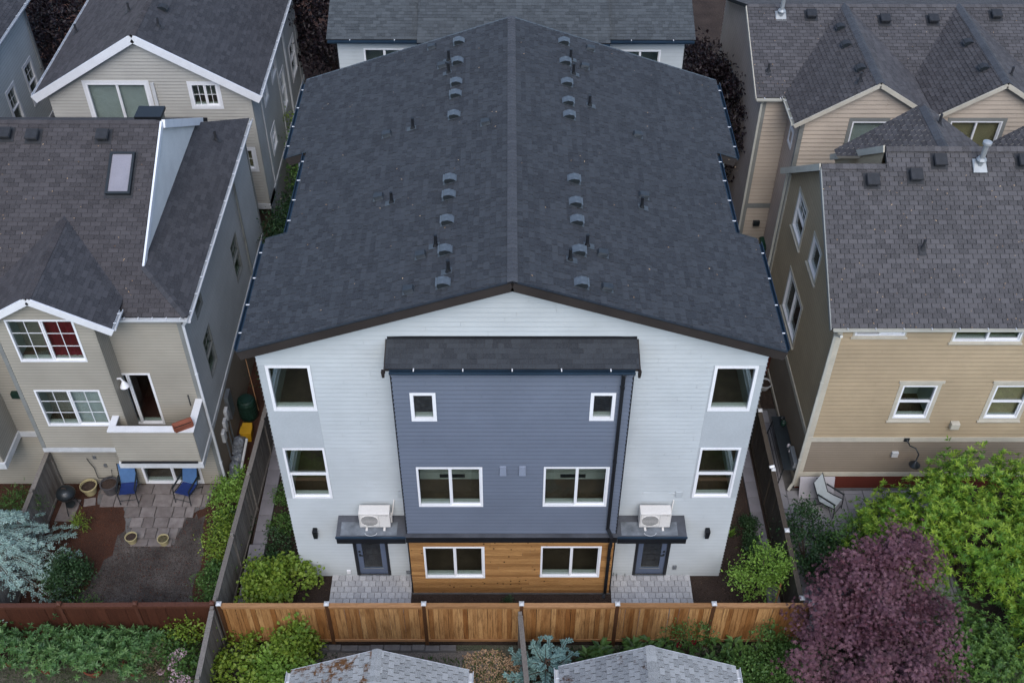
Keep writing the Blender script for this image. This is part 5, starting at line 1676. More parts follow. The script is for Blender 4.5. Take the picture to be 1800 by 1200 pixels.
fence('privacy_fence', 'short grey privacy fence beside the kettle grill', (-14.62, 3.45), (-14.62, -1.9), 0.0, 1.75, [1.6, 3.4], fence_old, fence_old, fence_old, 0.14, rnd_h=.03)
# low kerb of stone blocks under the cedar fence
kb = root('block_edging', (-8, -2.36, -0.3), 'low row of grey stone blocks under the left part of the cedar fence', 'edging')
x = -8.0
while x < -1.9:
    w = rng.uniform(.32, .5)
    b = MB().cbox(.006, w - .006, -.09, .09, -.1, rng.uniform(.13, .17), .015).build('stone_block', stone_grey, kb, local=True)
    b.location = (x + 8, rng.uniform(-.01, .01), 0)
    x += w
# security camera on a fence post
cm = root('security_camera', (8.1, 2.62, 1.92), 'small white security camera on the dark fence post', 'camera')
MB().tube([(0, 0, 0), (-.02, 0, .08)], .02, 8).build('stem', vinyl, cm, local=True)
MB().tube([(.02, 0, .09), (-.13, -.03, .07)], .045, 10).build('body', vinyl, cm, local=True, smooth=False)

# ------------------------------------------------------------------ things in the yards
def sling_chair(label, loc, rz, seat_m, back_m, group, recline=.55):
    o = root('patio_chair', loc, label, 'chair', group, rz)
    st = MB()
    ys = [-.28, -.1, .1, .24]
    zs = [.43, .39, .37, .38]
    for (a, b, c, d) in zip(ys[:-1], ys[1:], zs[:-1], zs[1:]):
        st.hexa([(-.25, a, c - .012), (.25, a, c - .012), (.25, b, d - .012), (-.25, b, d - .012), (-.25, a, c), (.25, a, c), (.25, b, d), (-.25, b, d)])
    st.build('seat', seat_m, o, local=True)
    bk = MB()
    y0, z0, y1, z1 = .24, .38, .24 + recline * .62, 1.02
    bk.hexa([(-.25, y0, z0 + .01), (.25, y0, z0 + .01), (.25, y0 + .015, z0), (-.25, y0 + .015, z0), (-.25, y1, z1), (.25, y1, z1), (.25, y1 + .015, z1), (-.25, y1 + .015, z1)])
    bk.build('backrest', back_m, o, local=True)
    for s in (-1, 1):
        x = s * .275
        MB().tube([(x, -.30, .43), (x, 0, .38), (x, .24, .38), (x, y1 + .02, z1 + .02)], .016, 8).build('side_rail', metal_dark, o, local=True)
        MB().tube([(x, -.34, 0), (x * 1.02, -.31, .40), (x * 1.03, -.26, .62)], .016, 8).build('leg', metal_dark, o, local=True)
        MB().tube([(x, .46, 0), (x, .1, .40)], .016, 8).build('leg', metal_dark, o, local=True)
        MB().bar((x * 1.03, -.30, .63), (x * 1.03, .34, .66), .05, .025).build('armrest', metal_dark, o, local=True)
    MB().tube([(-.275, -.33, .18), (.275, -.33, .18)], .012, 6).build('stretcher', metal_dark, o, local=True)
    return o


sling_chair('blue sling patio chair left of the patio door', (-12.28, 3.02, .045), .12, sling_navy, sling_light, 'blue patio chairs', .4)
sling_chair('blue sling patio chair in front of the right half of the patio door', (-10.42, 3.0, .045), -.28, sling_navy, sling_light, 'blue patio chairs', .4)
sling_chair('white sling folding chair with dark frame beside the bright laurel', (10.15, 2.55, .03), .85, sling_white, sling_white, 'chairs on the slab patio', .5)

g = root('kettle_grill', (-14.02, 2.5, .04), 'black round kettle grill on legs by the grey privacy fence', 'grill')
MB().lathe([(0, .52), (.12, .54), (.24, .62), (.29, .74), (.295, .76)], n=24).build('bowl', metal_dark, g, local=True, smooth=True)
ld = MB().lathe([(.3, .76), (.295, .80), (.24, .92), (.12, .985), (0, 1.0)], n=24).build('lid', metal_dark, g, local=True, smooth=True)
MB().tube([(-.07, -.02, .99), (-.05, -.02, 1.05), (.05, -.02, 1.05), (.07, -.02, .99)], .012, 8).build('handle', bark, ld, local=True)
MB().lathe([(.05, 0), (.05, .012), (0, .014)], (.06, -.16, .945), 12).build('lid_vent', metal_galv, ld, local=True)
for k in range(3):
    a = 2 * math.pi * k / 3 + .4
    MB().tube([(.16 * math.cos(a), .16 * math.sin(a), .60), (.30 * math.cos(a), .30 * math.sin(a), 0)], .014, 8).build('leg', metal_dark, g, local=True)
MB().lathe([(.0, .2), (.14, .2), (.15, .22), (.0, .225)], n=16).build('ash_pan', metal_dark, g, local=True)


def pot(name, label, loc, r0, r1, h, mat, fill=None, cat='flower pot', group=None):
    o = root(name, loc, label, cat, group)
    MB().lathe([(r0, 0), (r1 * .96, h * .86), (r1 * 1.06, h * .88), (r1 * 1.06, h), (r1 * .92, h), (r1 * .88, h * .8), (0, h * .8)], n=22).build('pot', mat, o, local=True, smooth=False)
    MB().lathe([(r1 * .9, h * .82), (r1 * .5, h * .86), (0, h * .87)], n=16).build('soil', fill or soil, o, local=True)
    return o


pot('flower_pot', 'large cream glazed pot of soil against the beige house wall', (-13.62, 3.18, .02), .18, .26, .36, pot_cream)
pot('flower_pot', 'charcoal plastic pot beside the left blue chair', (-12.95, 3.2, .045), .2, .27, .42, pot_grey)
pot('flower_pot', 'cream pot of dry soil on the front edge of the flagstones, left of two', (-11.78, 1.22, .05), .13, .18, .26, pot_cream)
pot('flower_pot', 'olive pot of dry soil on the front edge of the flagstones, right of two', (-10.78, 1.16, .05), .13, .17, .24, pot_cream, leaf_brown)
pb = root('planter_box', (-9.62, 2.35, 4.07), 'terracotta planter box on the white balcony corner', 'planter', None, .5)
pm_ = MB()
pm_.hexa([(-.26, -.1, 0), (.26, -.1, 0), (.26, .1, 0), (-.26, .1, 0), (-.29, -.13, .2), (.29, -.13, .2), (.29, -.1, .2), (-.29, -.1, .2)])
pm_.hexa([(-.26, -.1, 0), (.26, -.1, 0), (.26, .1, 0), (-.26, .1, 0), (-.29, .1, .2), (.29, .1, .2), (.29, .13, .2), (-.29, .13, .2)])
pm_.box(-.29, -.27, -.1, .1, .05, .2).box(.27, .29, -.1, .1, .05, .2)
pm_.build('box', terracotta, pb, local=True)
MB().box(-.25, .25, -.09, .09, .06, .12).build('soil', soil, pb, local=True)
hl = root('garden_hose', (-13.5, 3.42, 0), 'dark hose hanging on the beige wall above the cream pot', 'hose')
MB().tube([(0, .06, 1.35), (.06, .0, 1.3), (.14, .04, .9), (.16, 0, .45), (.4, .0, .42), (.62, .02, .5), (.66, .05, .8)], .014, 7).build('hose', metal_dark, hl, local=True)
br = root('rain_barrel', (-9.05, 6.5, 0), 'dark green ribbed rain barrel in the gap beside the beige house', 'barrel')
MB().lathe([(.27, 0), (.30, .08)] + [(.31 + (.012 if k % 2 else 0), .12 + .07 * k) for k in range(10)] + [(.28, .86), (.2, .9), (0, .91)], n=22).build('barrel', plastic_green, br, local=True, smooth=False)
MB().lathe([(.22, .9), (.22, .93), (0, .95)], n=18).build('lid', plastic_green, br, local=True)
yb = root('yellow_caddy', (-8.93, 5.55, 0), 'yellow plastic caddy on the ground beside the rain barrel', 'caddy')
MB().hexa([(-.15, -.2, 0), (.15, -.2, 0), (.15, .2, 0), (-.15, .2, 0), (-.19, -.2, .42), (.19, -.2, .42), (.17, .26, .48), (-.17, .26, .48)]).build('body', plastic_yellow, yb, local=True, bevel=.02)
MB().box(-.2, .2, -.22, .1, .43, .47).build('lid', plastic_yellow, yb, local=True, bevel=.01)
bm_ = root('broom', (-8.9, 7.0, 0), 'long-handled broom leaning over the rain barrel', 'broom')
MB().tube([(.15, -.3, .1), (-.3, .9, 1.75)], .014, 6).build('handle', fence_rail, bm_, local=True)
MB().box(-.36, -.2, .84, 1.0, 1.7, 1.82).build('head', metal_dark, bm_, local=True)
for i, (y, x, z) in enumerate(((5.25, -9.1, 0), (4.85, -9.12, 0), (4.5, -9.08, 0), (4.15, -9.12, 0), (3.85, -9.05, 0), (5.0, -9.1, .24))):
    w = root('wrapped_bundle', (x, y, z), ['grey wrapped bundle nearest the yellow caddy at the wall foot', 'second grey wrapped bundle from the yellow caddy', 'third grey wrapped bundle from the yellow caddy',
             'fourth grey wrapped bundle from the yellow caddy', 'grey wrapped bundle nearest the downspout of the beige house', 'grey wrapped bundle lying on top of the others'][i], 'bundle', 'bundles along the beige house wall')
    m = MB()
    n1, n2 = 10, 6
    vs = []
    for a in range(n2 + 1):
        th = math.pi * a / n2
        for b in range(n1):
            ph = 2 * math.pi * b / n1
            k = 1 + rng.uniform(-.16, .16)
            vs.append((.2 * k * math.sin(th) * math.cos(ph), .24 * k * math.sin(th) * math.sin(ph), .16 - .15 * k * math.cos(th)))
    m.add(vs, [(a * n1 + b, a * n1 + (b + 1) % n1, (a + 1) * n1 + (b + 1) % n1, (a + 1) * n1 + b) for a in range(n2) for b in range(n1)])
    m.build('bundle', wrap_grey, w, local=True, smooth=False)
pp = root('plastic_pipe', (-8.85, 4.3, .05), 'grey plastic pipe lying on the wrapped bundles', 'pipe')
MB().tube([(0, -.5, .2), (.05, .7, .5)], .045, 10).build('pipe', trim_old, pp, local=True)

wb = root('recycling_cart', (10.2, 14.85, 0), 'dark green wheeled cart in the gap under the pinkish house', 'cart', None, 0.05)
MB().hexa([(-.24, -.26, .08), (.24, -.26, .08), (.24, .24, .08), (-.24, .24, .08), (-.30, -.34, 1.0), (.30, -.34, 1.0), (.30, .34, 1.0), (-.30, .34, 1.0)]).build('body', bin_green, wb, local=True, bevel=.02)
MB().hexa([(-.32, -.37, 1.0), (.32, -.37, 1.0), (.32, .37, 1.0), (-.32, .37, 1.0), (-.28, -.33, 1.08), (.28, -.33, 1.08), (.28, .33, 1.1), (-.28, .33, 1.1)]).build('lid', bin_green, wb, local=True, bevel=.02)
MB().box(-.1, .16, -.12, .08, 1.094, 1.098).build('sticker', trim_old, wb, local=True)
for s in (-1, 1): MB().tube([(s * .2, .26, .12), (s * .27, .26, .12)], .12, 14).build('wheel', metal_dark, wb, local=True)
MB().tube([(-.22, .38, .95), (-.22, .44, .98), (.22, .44, .98), (.22, .38, .95)], .016, 7).build('handle', bin_green, wb, local=True)
for s in (-1, 1): MB().box(s * .28 - .02, s * .28 + .02, -.375, -.34, .3, .8).build('strip', trim_old, wb, local=True)

bt = root('bar_table', (8.93, 4.45, .03), 'long narrow black bar table between the dark fence and the tan house', 'table')
MB().box(-.22, .22, -1.15, 1.15, .95, .99).build('tabletop', metal_dark, bt, local=True, bevel=.006)
for (x, y) in ((-.2, -1.05), (.2, -1.05), (-.2, 1.05), (.2, 1.05)):
    MB().tube([(x * 1.4, y * 1.03, 0), (x * .9, y * .97, .95)], .02, 8).build('leg', metal_dark, bt, local=True)
for z in (.3, .62): MB().tube([(-.24, -1.05, z), (-.24, 1.05, z)], .012, 6).build('rail', metal_dark, bt, local=True)
for i, (y, r, h, m, nm, lb) in enumerate(((1.0, .07, .12, metal_dark, 'jar', 'small black jar at the far end of the bar table'), (.75, .10, .2, plastic_green, 'watering_jug', 'teal green jug on the bar table'),
                               (-.2, .05, .14, board_white, 'cup', 'white cup near the middle of the bar table'), (-.45, .05, .13, board_white, 'cup', 'white cup nearer the front of the bar table'))):
    o = root(nm, (9.02, 4.45 + y, 1.02), lb, 'vessel')
    MB().lathe([(r * .8, 0), (r, h * .3), (r * .9, h * .9), (r * .6, h), (r * .5, h), (0, h * .5)], n=14).build('body', m, o, local=True, smooth=True)
    MB().tube([(r * .9, 0, h * .25), (r * 1.4, 0, h * .4), (r * 1.4, 0, h * .7), (r * .9, 0, h * .8)], .008, 6).build('handle', m, o, local=True)
gb = root('gas_barbecue', (9.0, 3.75, 1.02), 'grey metal box with hood lying on the front of the bar table', 'barbecue')
MB().hexa([(-.03, -.4, 0), (.16, -.4, 0), (.16, .4, 0), (-.03, .4, 0), (.02, -.38, .2), (.16, -.38, .2), (.16, .38, .2), (.02, .38, .2)]).build('hood', metal_grey, gb, local=True, bevel=.015)
MB().bar((-.05, -.3, .1), (-.05, .3, .1), .02, .02).build('handle', metal_dark, gb, local=True)
lb = root('white_panel', (9.85, 3.18, .03), 'large white panel leaning against the red base of the tan house', 'panel')
MB().hexa([(-.56, -.24, 0), (.56, -.24, 0), (.56, -.20, 0), (-.56, -.20, 0), (-.56, .06, .66), (.56, .06, .66), (.56, .10, .67), (-.56, .10, .67)]).build('panel', board_white, lb, local=True, bevel=.008)
MB().box(-.05, .12, .04, .07, .62, .655).build('grip', metal_dark, lb, local=True)
# red garden shed in the gap and what stands by it
sh = root('red_shed', (9.6, 9.4, 0), 'red-walled entry shed with cream trim in the gap beside the tan house', 'shed')
MB().box(9.05, 9.24, 8.6, 10.9, 0, 1.25).build('wall', siding_red, sh)
lap(sh, FRONT(8.6), [[(9.05, .05), (9.24, .05), (9.24, 1.25), (9.05, 1.25)]], [], siding_red, .12, .012)
MB().box(8.98, 9.24, 8.5, 11.0, 1.25, 1.4).build('cap_rail', trim_cream, sh)
MB().box(8.98, 9.05, 8.52, 8.6, 0, 1.25).build('corner_post', trim_cream, sh)
MB().box(9.1, 9.235, 8.9, 10.5, 1.5, 2.6).build('upper_panel', siding_red, sh)
MB().box(9.08, 9.238, 8.75, 8.88, 1.4, 2.75).box(9.08, 9.238, 10.52, 10.65, 1.4, 2.75).box(9.08, 9.238, 8.75, 10.65, 2.62, 2.74).build('trim', trim_cream, sh)
gp_ = MB().tube([(8.35, 8.9, 2.2), (8.5, 8.85, 2.5), (8.8, 8.8, 2.55), (9.05, 8.75, 2.4), (9.22, 8.75, 2.45)], .025, 8)
lo = root('lamp_post', (8.35, 8.9, 0), 'black gooseneck lamp between the townhouse roof corner and the red shed', 'lamp')
gp_.build('arm', metal_dark, lo)
MB().lathe([(.03, .1), (.08, .05), (.2, -.12), (.21, -.14), (0, -.02)], (8.35, 8.9, 2.14), 16).build('lamp_shade', metal_dark, lo, smooth=True)
pot('flower_pot', 'pale round pot with a bushy plant beside the red shed', (9.0, 7.9, 0.0), .16, .24, .26, trim_old)

# ------------------------------------------------------------------ vegetation
def leaves_mesh(name, C, D, Nn, L, W, r, mat, fold=.25, droop=.12):
    """N folded leaf blades as one mesh"""
    n = len(C)
    D = D / np.linalg.norm(D, axis=1, keepdims=True)
    S = np.cross(D, Nn)
    ls = np.linalg.norm(S, axis=1, keepdims=True)
    S = S / np.maximum(ls, 1e-6)
    U = np.cross(S, D)
    L, W = np.broadcast_to(L, (n,))[:, None], np.broadcast_to(W, (n,))[:, None]
    V = np.empty((n, 4, 3), np.float32)
    V[:, 0] = C
    V[:, 1] = C + D * L * .48 + S * W / 2 + U * W * fold
    V[:, 2] = C + D * L - U * L * droop
    V[:, 3] = C + D * L * .48 - S * W / 2 + U * W * fold
    me = bpy.data.meshes.new(name)
    me.vertices.add(n * 4)
    me.vertices.foreach_set('co', V.ravel())
    idx = (np.arange(n)[:, None] * 4 + np.array([0, 1, 2, 0, 2, 3])[None]).ravel().astype(np.int32)
    me.loops.add(n * 6)
    me.loops.foreach_set('vertex_index', idx)
    me.polygons.add(n * 2)
    me.polygons.foreach_set('loop_start', (np.arange(n * 2) * 3).astype(np.int32))
    me.polygons.foreach_set('loop_total', np.full(n * 2, 3, np.int32))
    me.materials.append(mat)
    me.update(calc_edges=True)
    a = me.attributes.new('rnd', 'FLOAT', 'FACE')
    a.data.foreach_set('value', np.repeat(np.clip(r, 0, 1), 2).astype(np.float32))
    return me


def unit(n, g):
    v = g.normal(size=(n, 3))
    return v / np.linalg.norm(v, axis=1, keepdims=True)


def plant(name, label, cat, loc, radii, zc, clumps, per, clump_r, leafL, leafW, mat, style='leaf', group=None, shell=.62, flat=.7, stems=8, bark_m=None,
          trunk_r=.05, seed=1, zmin=-.55, up=.5, height_color=0.0, parts=('foliage', 'stem'), tilt=0.3, trunk_h=None, lobes=.42, whorl_n=7, subs=None):
    g = np.random.default_rng(seed)
    o = root(name, loc, label, cat, group)
    rad = np.array(radii, float)
    d = unit(clumps * 4, g)
    d = d[d[:, 2] > zmin][:clumps]
    clumps = len(d)
    ks = g.normal(size=(5, 3)) * 2.6
    ph = g.uniform(0, 6.28, 5)
    lob = 1 + lobes * np.sin(d @ ks.T + ph).sum(1) / 2.2
    rr = shell + (1 - shell) * np.sqrt(g.random(clumps))
    cc = d * rad * (rr * lob)[:, None] + np.array([0, 0, zc])
    if subs:          # several overlapping boughs instead of one ball
        w_ = np.array([q[1][0] * q[1][1] + q[1][0] * q[1][2] for q in subs], float)
        k_ = g.choice(len(subs), clumps, p=w_ / w_.sum())
        cc = np.array([subs[k][0] for k in k_], float) + d * np.array([subs[k][1] for k in k_], float) * (rr * lob)[:, None]
    cc[:, 2] = np.maximum(cc[:, 2], .08)
    cv = np.clip(g.random(clumps) * .8 + .1 + height_color * (d[:, 2]), 0, 1)
    C = np.repeat(cc, per, 0) + g.normal(size=(clumps * per, 3)) * clump_r * np.array([1, 1, flat])
    out = np.repeat(d, per, 0)
    rv = np.repeat(cv, per) * .6 + g.random(clumps * per) * .4
    n = len(C)
    if style == 'leaf':
        D = unit(n, g) + out * .8 + np.array([0, 0, tilt - .3])
        Nn = unit(n, g) * .8 + out * .5 + np.array([0, 0, up])
        L = leafL * g.uniform(.45, 1.3, n)
        me = leaves_mesh(parts[0], C, D, Nn, L, leafW * L / leafL, rv, mat)
    elif style == 'whorl':
        ax = out * .7 + unit(n, g) * .45 + np.array([0, 0, up + .3])
        ax /= np.linalg.norm(ax, axis=1, keepdims=True)
        t1 = np.cross(ax, unit(n, g)); t1 /= np.linalg.norm(t1, axis=1, keepdims=True)
        t2 = np.cross(ax, t1)
        k = whorl_n
        an = (np.arange(k) * 2.4)[None] + g.uniform(0, 6.28, (n, 1))
        op = g.uniform(.35, 1.1, (n, k))
        D = (t1[:, None] * (np.cos(an) * 1)[..., None] + t2[:, None] * np.sin(an)[..., None]) + ax[:, None] * op[..., None]
        Cw = C[:, None] + ax[:, None] * (g.uniform(-.5, .5, (n, k)) * leafL * .6)[..., None]
        Nn = np.repeat(ax[:, None], k, 1) + .2 * g.normal(size=(n, k, 3))
        L = leafL * g.uniform(.7, 1.15, n * k)
        me = leaves_mesh(parts[0], Cw.reshape(-1, 3), D.reshape(-1, 3), Nn.reshape(-1, 3), L, leafW * L / leafL, np.repeat(rv, k) * .75 + .25 * g.random(n * k), mat, .12, .16)
    else:            # palm: hand-shaped leaf of narrow lobes
        Nn = unit(n, g) * .55 + out * .45 + np.array([0, 0, up])
        Nn /= np.linalg.norm(Nn, axis=1, keepdims=True)
        D0 = unit(n, g) + out * .7
        D0 -= Nn * (D0 * Nn).sum(1, keepdims=True)
        D0 /= np.linalg.norm(D0, axis=1, keepdims=True)
        S0 = np.cross(Nn, D0)
        an = np.array([-1.5, -.75, 0, .75, 1.5])
        sc_ = np.array([.6, .85, 1, .85, .6])
        D = D0[:, None] * np.cos(an)[None, :, None] + S0[:, None] * np.sin(an)[None, :, None]
        L = (leafL * g.uniform(.7, 1.15, (n, 1)) * sc_[None]).ravel()
        me = leaves_mesh(parts[0], np.repeat(C, 5, 0), D.reshape(-1, 3), np.repeat(Nn, 5, 0), L, leafW * L / leafL, np.repeat(rv, 5), mat, .1, .18)
    link(parts[0], me, o)
    mb = MB()
    pick = g.choice(clumps, min(stems, clumps), replace=False)
    th = trunk_h if trunk_h is not None else max(.05, zc * .35)
    if trunk_h is not None:
        mb.tube([(0, 0, -.05), (.03, .02, th * .5), (0, 0, th)], [trunk_r * 1.25, trunk_r, trunk_r * .8], 9)
    for j in pick:
        e = Vector(cc[j])
        b = Vector((0, 0, th * g.uniform(.75, 1) if trunk_h is not None else 0))
        m_ = b.lerp(e, .5) + Vector((0, 0, abs(e.z - b.z) * .12)) + Vector(g.normal(size=3) * .05)
        r0 = trunk_r * (.55 if trunk_h is not None else .6)
        mb.tube([b, m_, b.lerp(e, .97)], [r0, r0 * .6, r0 * .2], 6)
    mb.build(parts[1], bark_m or bark, o, local=True, smooth=True)
    return o


TC = ('crown', 'trunk')
# right: Japanese maple, laurel, dark hedge
plant('maple_tree', 'dark purple Japanese maple at the lower right', 'tree', (9.8, -2.85, -.1), (2.15, 2.5, 1.75), 2.4, 285, 52, .19, .105, .032, leaf_maple, 'palm', shell=.55, flat=.42, stems=34, bark_m=bark_dark, trunk_r=.1, trunk_h=.9, seed=5, zmin=-.5, up=.9, parts=TC, lobes=.3,
      subs=[((-1.25, -.5, 1.9), (1.05, .95, .6)), ((.75, 1.0, 3.25), (.85, .8, .6)), ((-.35, .65, 2.9), (1.0, .75, .6)), ((.05, -1.1, 2.5), (1.2, .9, .6)), ((1.35, -.3, 2.35), (.95, .9, .6)), ((.9, -1.9, 1.7), (1.1, .8, .55)), ((-.9, -1.9, 1.5), (1.0, .8, .55)), ((1.9, .4, 1.7), (.6, .7, .5)), ((.3, .1, 2.2), (1.3, 1.3, .9)), ((.95, 1.5, 3.5), (.6, .6, .5)), ((-.2, 1.3, 3.2), (.55, .5, .45)), ((-1.0, .35, 2.4), (.9, .7, .6))])
plant('laurel_tree', 'bright yellow-green laurel against the tan house', 'tree', (13.7, .25, -.02), (3.3, 2.0, 1.9), 1.9, 1060, 5, .22, .15, .042, leaf_laurel, 'whorl', shell=.6, stems=20, trunk_r=.09, trunk_h=.8, seed=8, zmin=-.45, up=.7, parts=TC, height_color=.3, whorl_n=9, lobes=.22,
      subs=[((-1.3, .7, 2.3), (.9, .8, 1.0)), ((-.2, 1.2, 2.9), (.9, .7, 1.0)), ((1.4, .9, 3.0), (1.0, .8, 1.0)), ((-1.7, -.3, 1.6), (.9, .9, .9)), ((0, -.2, 2.1), (1.4, 1.2, 1.1)), ((1.6, -.5, 2.3), (1.2, 1.1, 1.1)), ((.6, -1.3, 1.5), (1.2, .8, .9)), ((2.5, .4, 2.0), (.9, 1.1, 1.1)), ((2.3, -1.7, 1.9), (1.1, 1.0, 1.0)), ((1.3, -2.4, 1.3), (.8, .8, .8)), ((2.9, -2.6, 1.5), (.8, .9, .9)), ((.9, -3.1, 1.5), (.8, .8, .8)), ((1.1, -4.1, 1.3), (.8, .8, .8)), ((-2.3, .4, 1.5), (.7, .8, .8))])
plant('laurel_tree', 'smaller bright laurel beside the white folding chair', 'tree', (11.45, .35, -.02), (1.1, 1.3, 1.15), 1.25, 190, 6, .2, .14, .045, leaf_laurel, 'whorl', shell=.65, stems=10, trunk_r=.05, trunk_h=.5, seed=9, zmin=-.45, up=.55, parts=TC, height_color=.3, whorl_n=8)
plant('evergreen_shrub', 'dark green evergreen shrub at the bottom right corner', 'shrub', (12.6, -3.3, -.25), (1.5, 1.4, 1.4), 1.15, 330, 7, .25, .11, .045, leaf_laurel_dark, 'whorl', shell=.65, stems=16, trunk_r=.07, trunk_h=.5, seed=12, zmin=-.4, parts=TC)
plant('evergreen_shrub', 'grey-green shrub behind the dark fence left of the maple', 'shrub', (9.0, .55, 0), (.75, 1.1, .9), .85, 90, 40, .16, .10, .06, leaf_dark, 'leaf', stems=10, seed=13)
plant('evergreen_shrub', 'green shrub between the purple maple and the right patio slabs', 'shrub', (10.1, .1, 0), (.8, .9, .8), .8, 60, 34, .16, .11, .06, leaf_mid, 'leaf', stems=8, seed=14)
# far dark trees
plant('plum_tree', 'dark purple tree behind the top left houses', 'tree', (-18.2, 26.5, 0), (3.6, 3.2, 3.2), 4.2, 260, 60, .4, .2, .12, leaf_plum, 'leaf', stems=16, bark_m=bark_dark, trunk_r=.14, trunk_h=1.6, seed=21, parts=TC)
plant('plum_tree', 'dark purple tree left of the rear house', 'tree', (-8.3, 27.5, 0), (2.6, 3.0, 3.2), 4.6, 220, 60, .38, .2, .12, leaf_plum, 'leaf', stems=14, bark_m=bark_dark, trunk_r=.13, trunk_h=1.6, seed=22, parts=TC)
plant('plum_tree', 'nearly black tree right of the rear house', 'tree', (8.0, 20.5, 0), (1.6, 3.6, 2.9), 3.4, 220, 60, .36, .18, .11, leaf_plum, 'leaf', stems=14, bark_m=bark_dark, trunk_r=.13, trunk_h=1.4, seed=23, parts=TC)
plant('garden_shrub', 'green shrub in the gap left of the rear house', 'shrub', (-7.6, 18.3, 0), (1.3, 2.2, 2.4), 2.5, 170, 46, .28, .16, .07, leaf_mid, 'leaf', stems=12, seed=24, trunk_h=.7, parts=TC)
plant('garden_shrub', 'dark shrub filling the gap between the left houses', 'shrub', (-8.3, 13.6, 0), (.95, 2.6, 1.7), 1.6, 200, 46, .26, .13, .07, leaf_dark, 'leaf', stems=12, seed=25)
plant('garden_shrub', 'dark shrub beside the old fence behind the rain barrel', 'shrub', (-8.25, 9.6, 0), (.6, 1.8, 1.0), .9, 110, 40, .2, .12, .06, leaf_dark, 'leaf', stems=10, seed=26)
plant('garden_shrub', 'olive tuft beside the gabled house wall', 'shrub', (-8.75, 20.2, 0), (.5, .8, 1.0), 2.2, 60, 40, .2, .13, .06, leaf_lime, 'leaf', stems=8, seed=27, trunk_h=1.2)
# left yard
for i, (x, y, rx, ry, rz_, m, sd, lb) in enumerate((
    (-8.85, 2.5, .45, .75, .75, leaf_young, 31, 'yellow-green shrub by the grey fence nearest the beige house'),
    (-8.8, .9, .4, .8, .55, leaf_lime, 32, 'yellow-green shrub halfway along the grey fence'),
    (-8.85, -.7, .4, .9, .6, leaf_mid, 33, 'green shrub in the corner of grey and red fences'),
    (-8.75, 1.7, .35, .5, .3, leaf_dark, 34, 'low dark shrub between the two yellow-green ones'))):
    plant('garden_shrub', lb, 'shrub', (x, y, 0), (rx, ry, rz_), rz_ * .85, 70, 34, .13, .085, .05, m, 'leaf', 'shrubs along the grey fence', stems=8, seed=sd, trunk_r=.02)
plant('garden_shrub', 'dark green shrub under the blue cedar', 'shrub', (-13.2, -.5, 0), (.65, .9, .75), .7, 110, 40, .15, .08, .045, leaf_dark, 'leaf', stems=8, seed=41, trunk_r=.02)
plant('garden_shrub', 'small pale shrub behind the red fence post', 'shrub', (-12.2, -1.6, 0), (.5, .35, .55), .5, 40, 26, .14, .09, .035, leaf_mid, 'leaf', stems=8, seed=42, trunk_r=.015)
plant('garden_shrub', 'thin yellowish plant beside the kettle grill', 'shrub', (-13.45, 1.7, 0), (.18, .18, .35), .35, 20, 20, .07, .09, .02, leaf_lime, 'leaf', stems=6, seed=43, trunk_r=.01)
# townhouse beds
plant('vine_maple', 'yellow-green vine maple behind the left end of the cedar fence', 'shrub', (-7.05, -.75, 0), (.95, .68, .6), .7, 75, 44, .15, .12, .10, leaf_lime, 'leaf', stems=12, seed=51, trunk_r=.03, flat=.5, up=1.0)
plant('young_tree', 'small staked green tree behind the right end of the cedar fence', 'tree', (7.35, -.75, 0), (.62, .55, .95), 1.15, 80, 40, .13, .09, .05, leaf_young, 'leaf', stems=16, seed=52, trunk_r=.03, trunk_h=1.1, parts=TC)
sk_ = root('tree_stake', (7.75, -1.25, 0), 'pale wooden stake leaning beside the small green tree', 'stake')
MB().bar((0, 0, 0), (.12, .3, 1.0), .05, .05).build('stake', fence_rail, sk_, local=True)
for i, (x, y, s, m, lb) in enumerate(((-7.2, 2.7, .42, leaf_mid, 'green shrub beside the left walkway nearest the street end'), (-7.15, 1.7, .36, leaf_mid, 'second shrub along the left walkway'), (-7.2, .95, .34, leaf_dark, 'third shrub along the left walkway'),
                                  (-7.25, .25, .30, leaf_dark, 'dark shrub just behind the vine maple'), (7.42, 1.7, .26, leaf_dark, 'dark shrub beside the right walkway, third from the fence'), (7.45, .95, .26, leaf_dark, 'dark shrub beside the right walkway, second from the fence'),
                                  (7.55, .35, .28, leaf_dark, 'dark shrub beside the right walkway just behind the staked tree'))):
    plant('bed_shrub', lb, 'shrub', (x, y, 0), (s, s * 1.1, s), s * .8, 30, 34, .09, .075, .04, m, 'leaf', 'shrubs along the townhouse walls', stems=6, seed=60 + i, trunk_r=.012)


def tuft(label, loc, n, h, mat, seed, spread=.5, w=.02, name='grass_tuft'):
    g = np.random.default_rng(seed)
    o = root(name, loc, label, 'plant', 'small plants in the beds')
    an = g.uniform(0, 6.28, n)
    D = np.stack([np.cos(an) * spread, np.sin(an) * spread, np.ones(n)], 1) + g.normal(size=(n, 3)) * .15
    C = g.normal(size=(n, 3)) * .03
    C[:, 2] = 0
    Nn = np.stack([np.cos(an), np.sin(an), np.ones(n) * -.3], 1)
    link('blades', leaves_mesh('blades', C, D, Nn, h * g.uniform(.6, 1.1, n), w, g.random(n), mat, .1, .25), o)
    return o


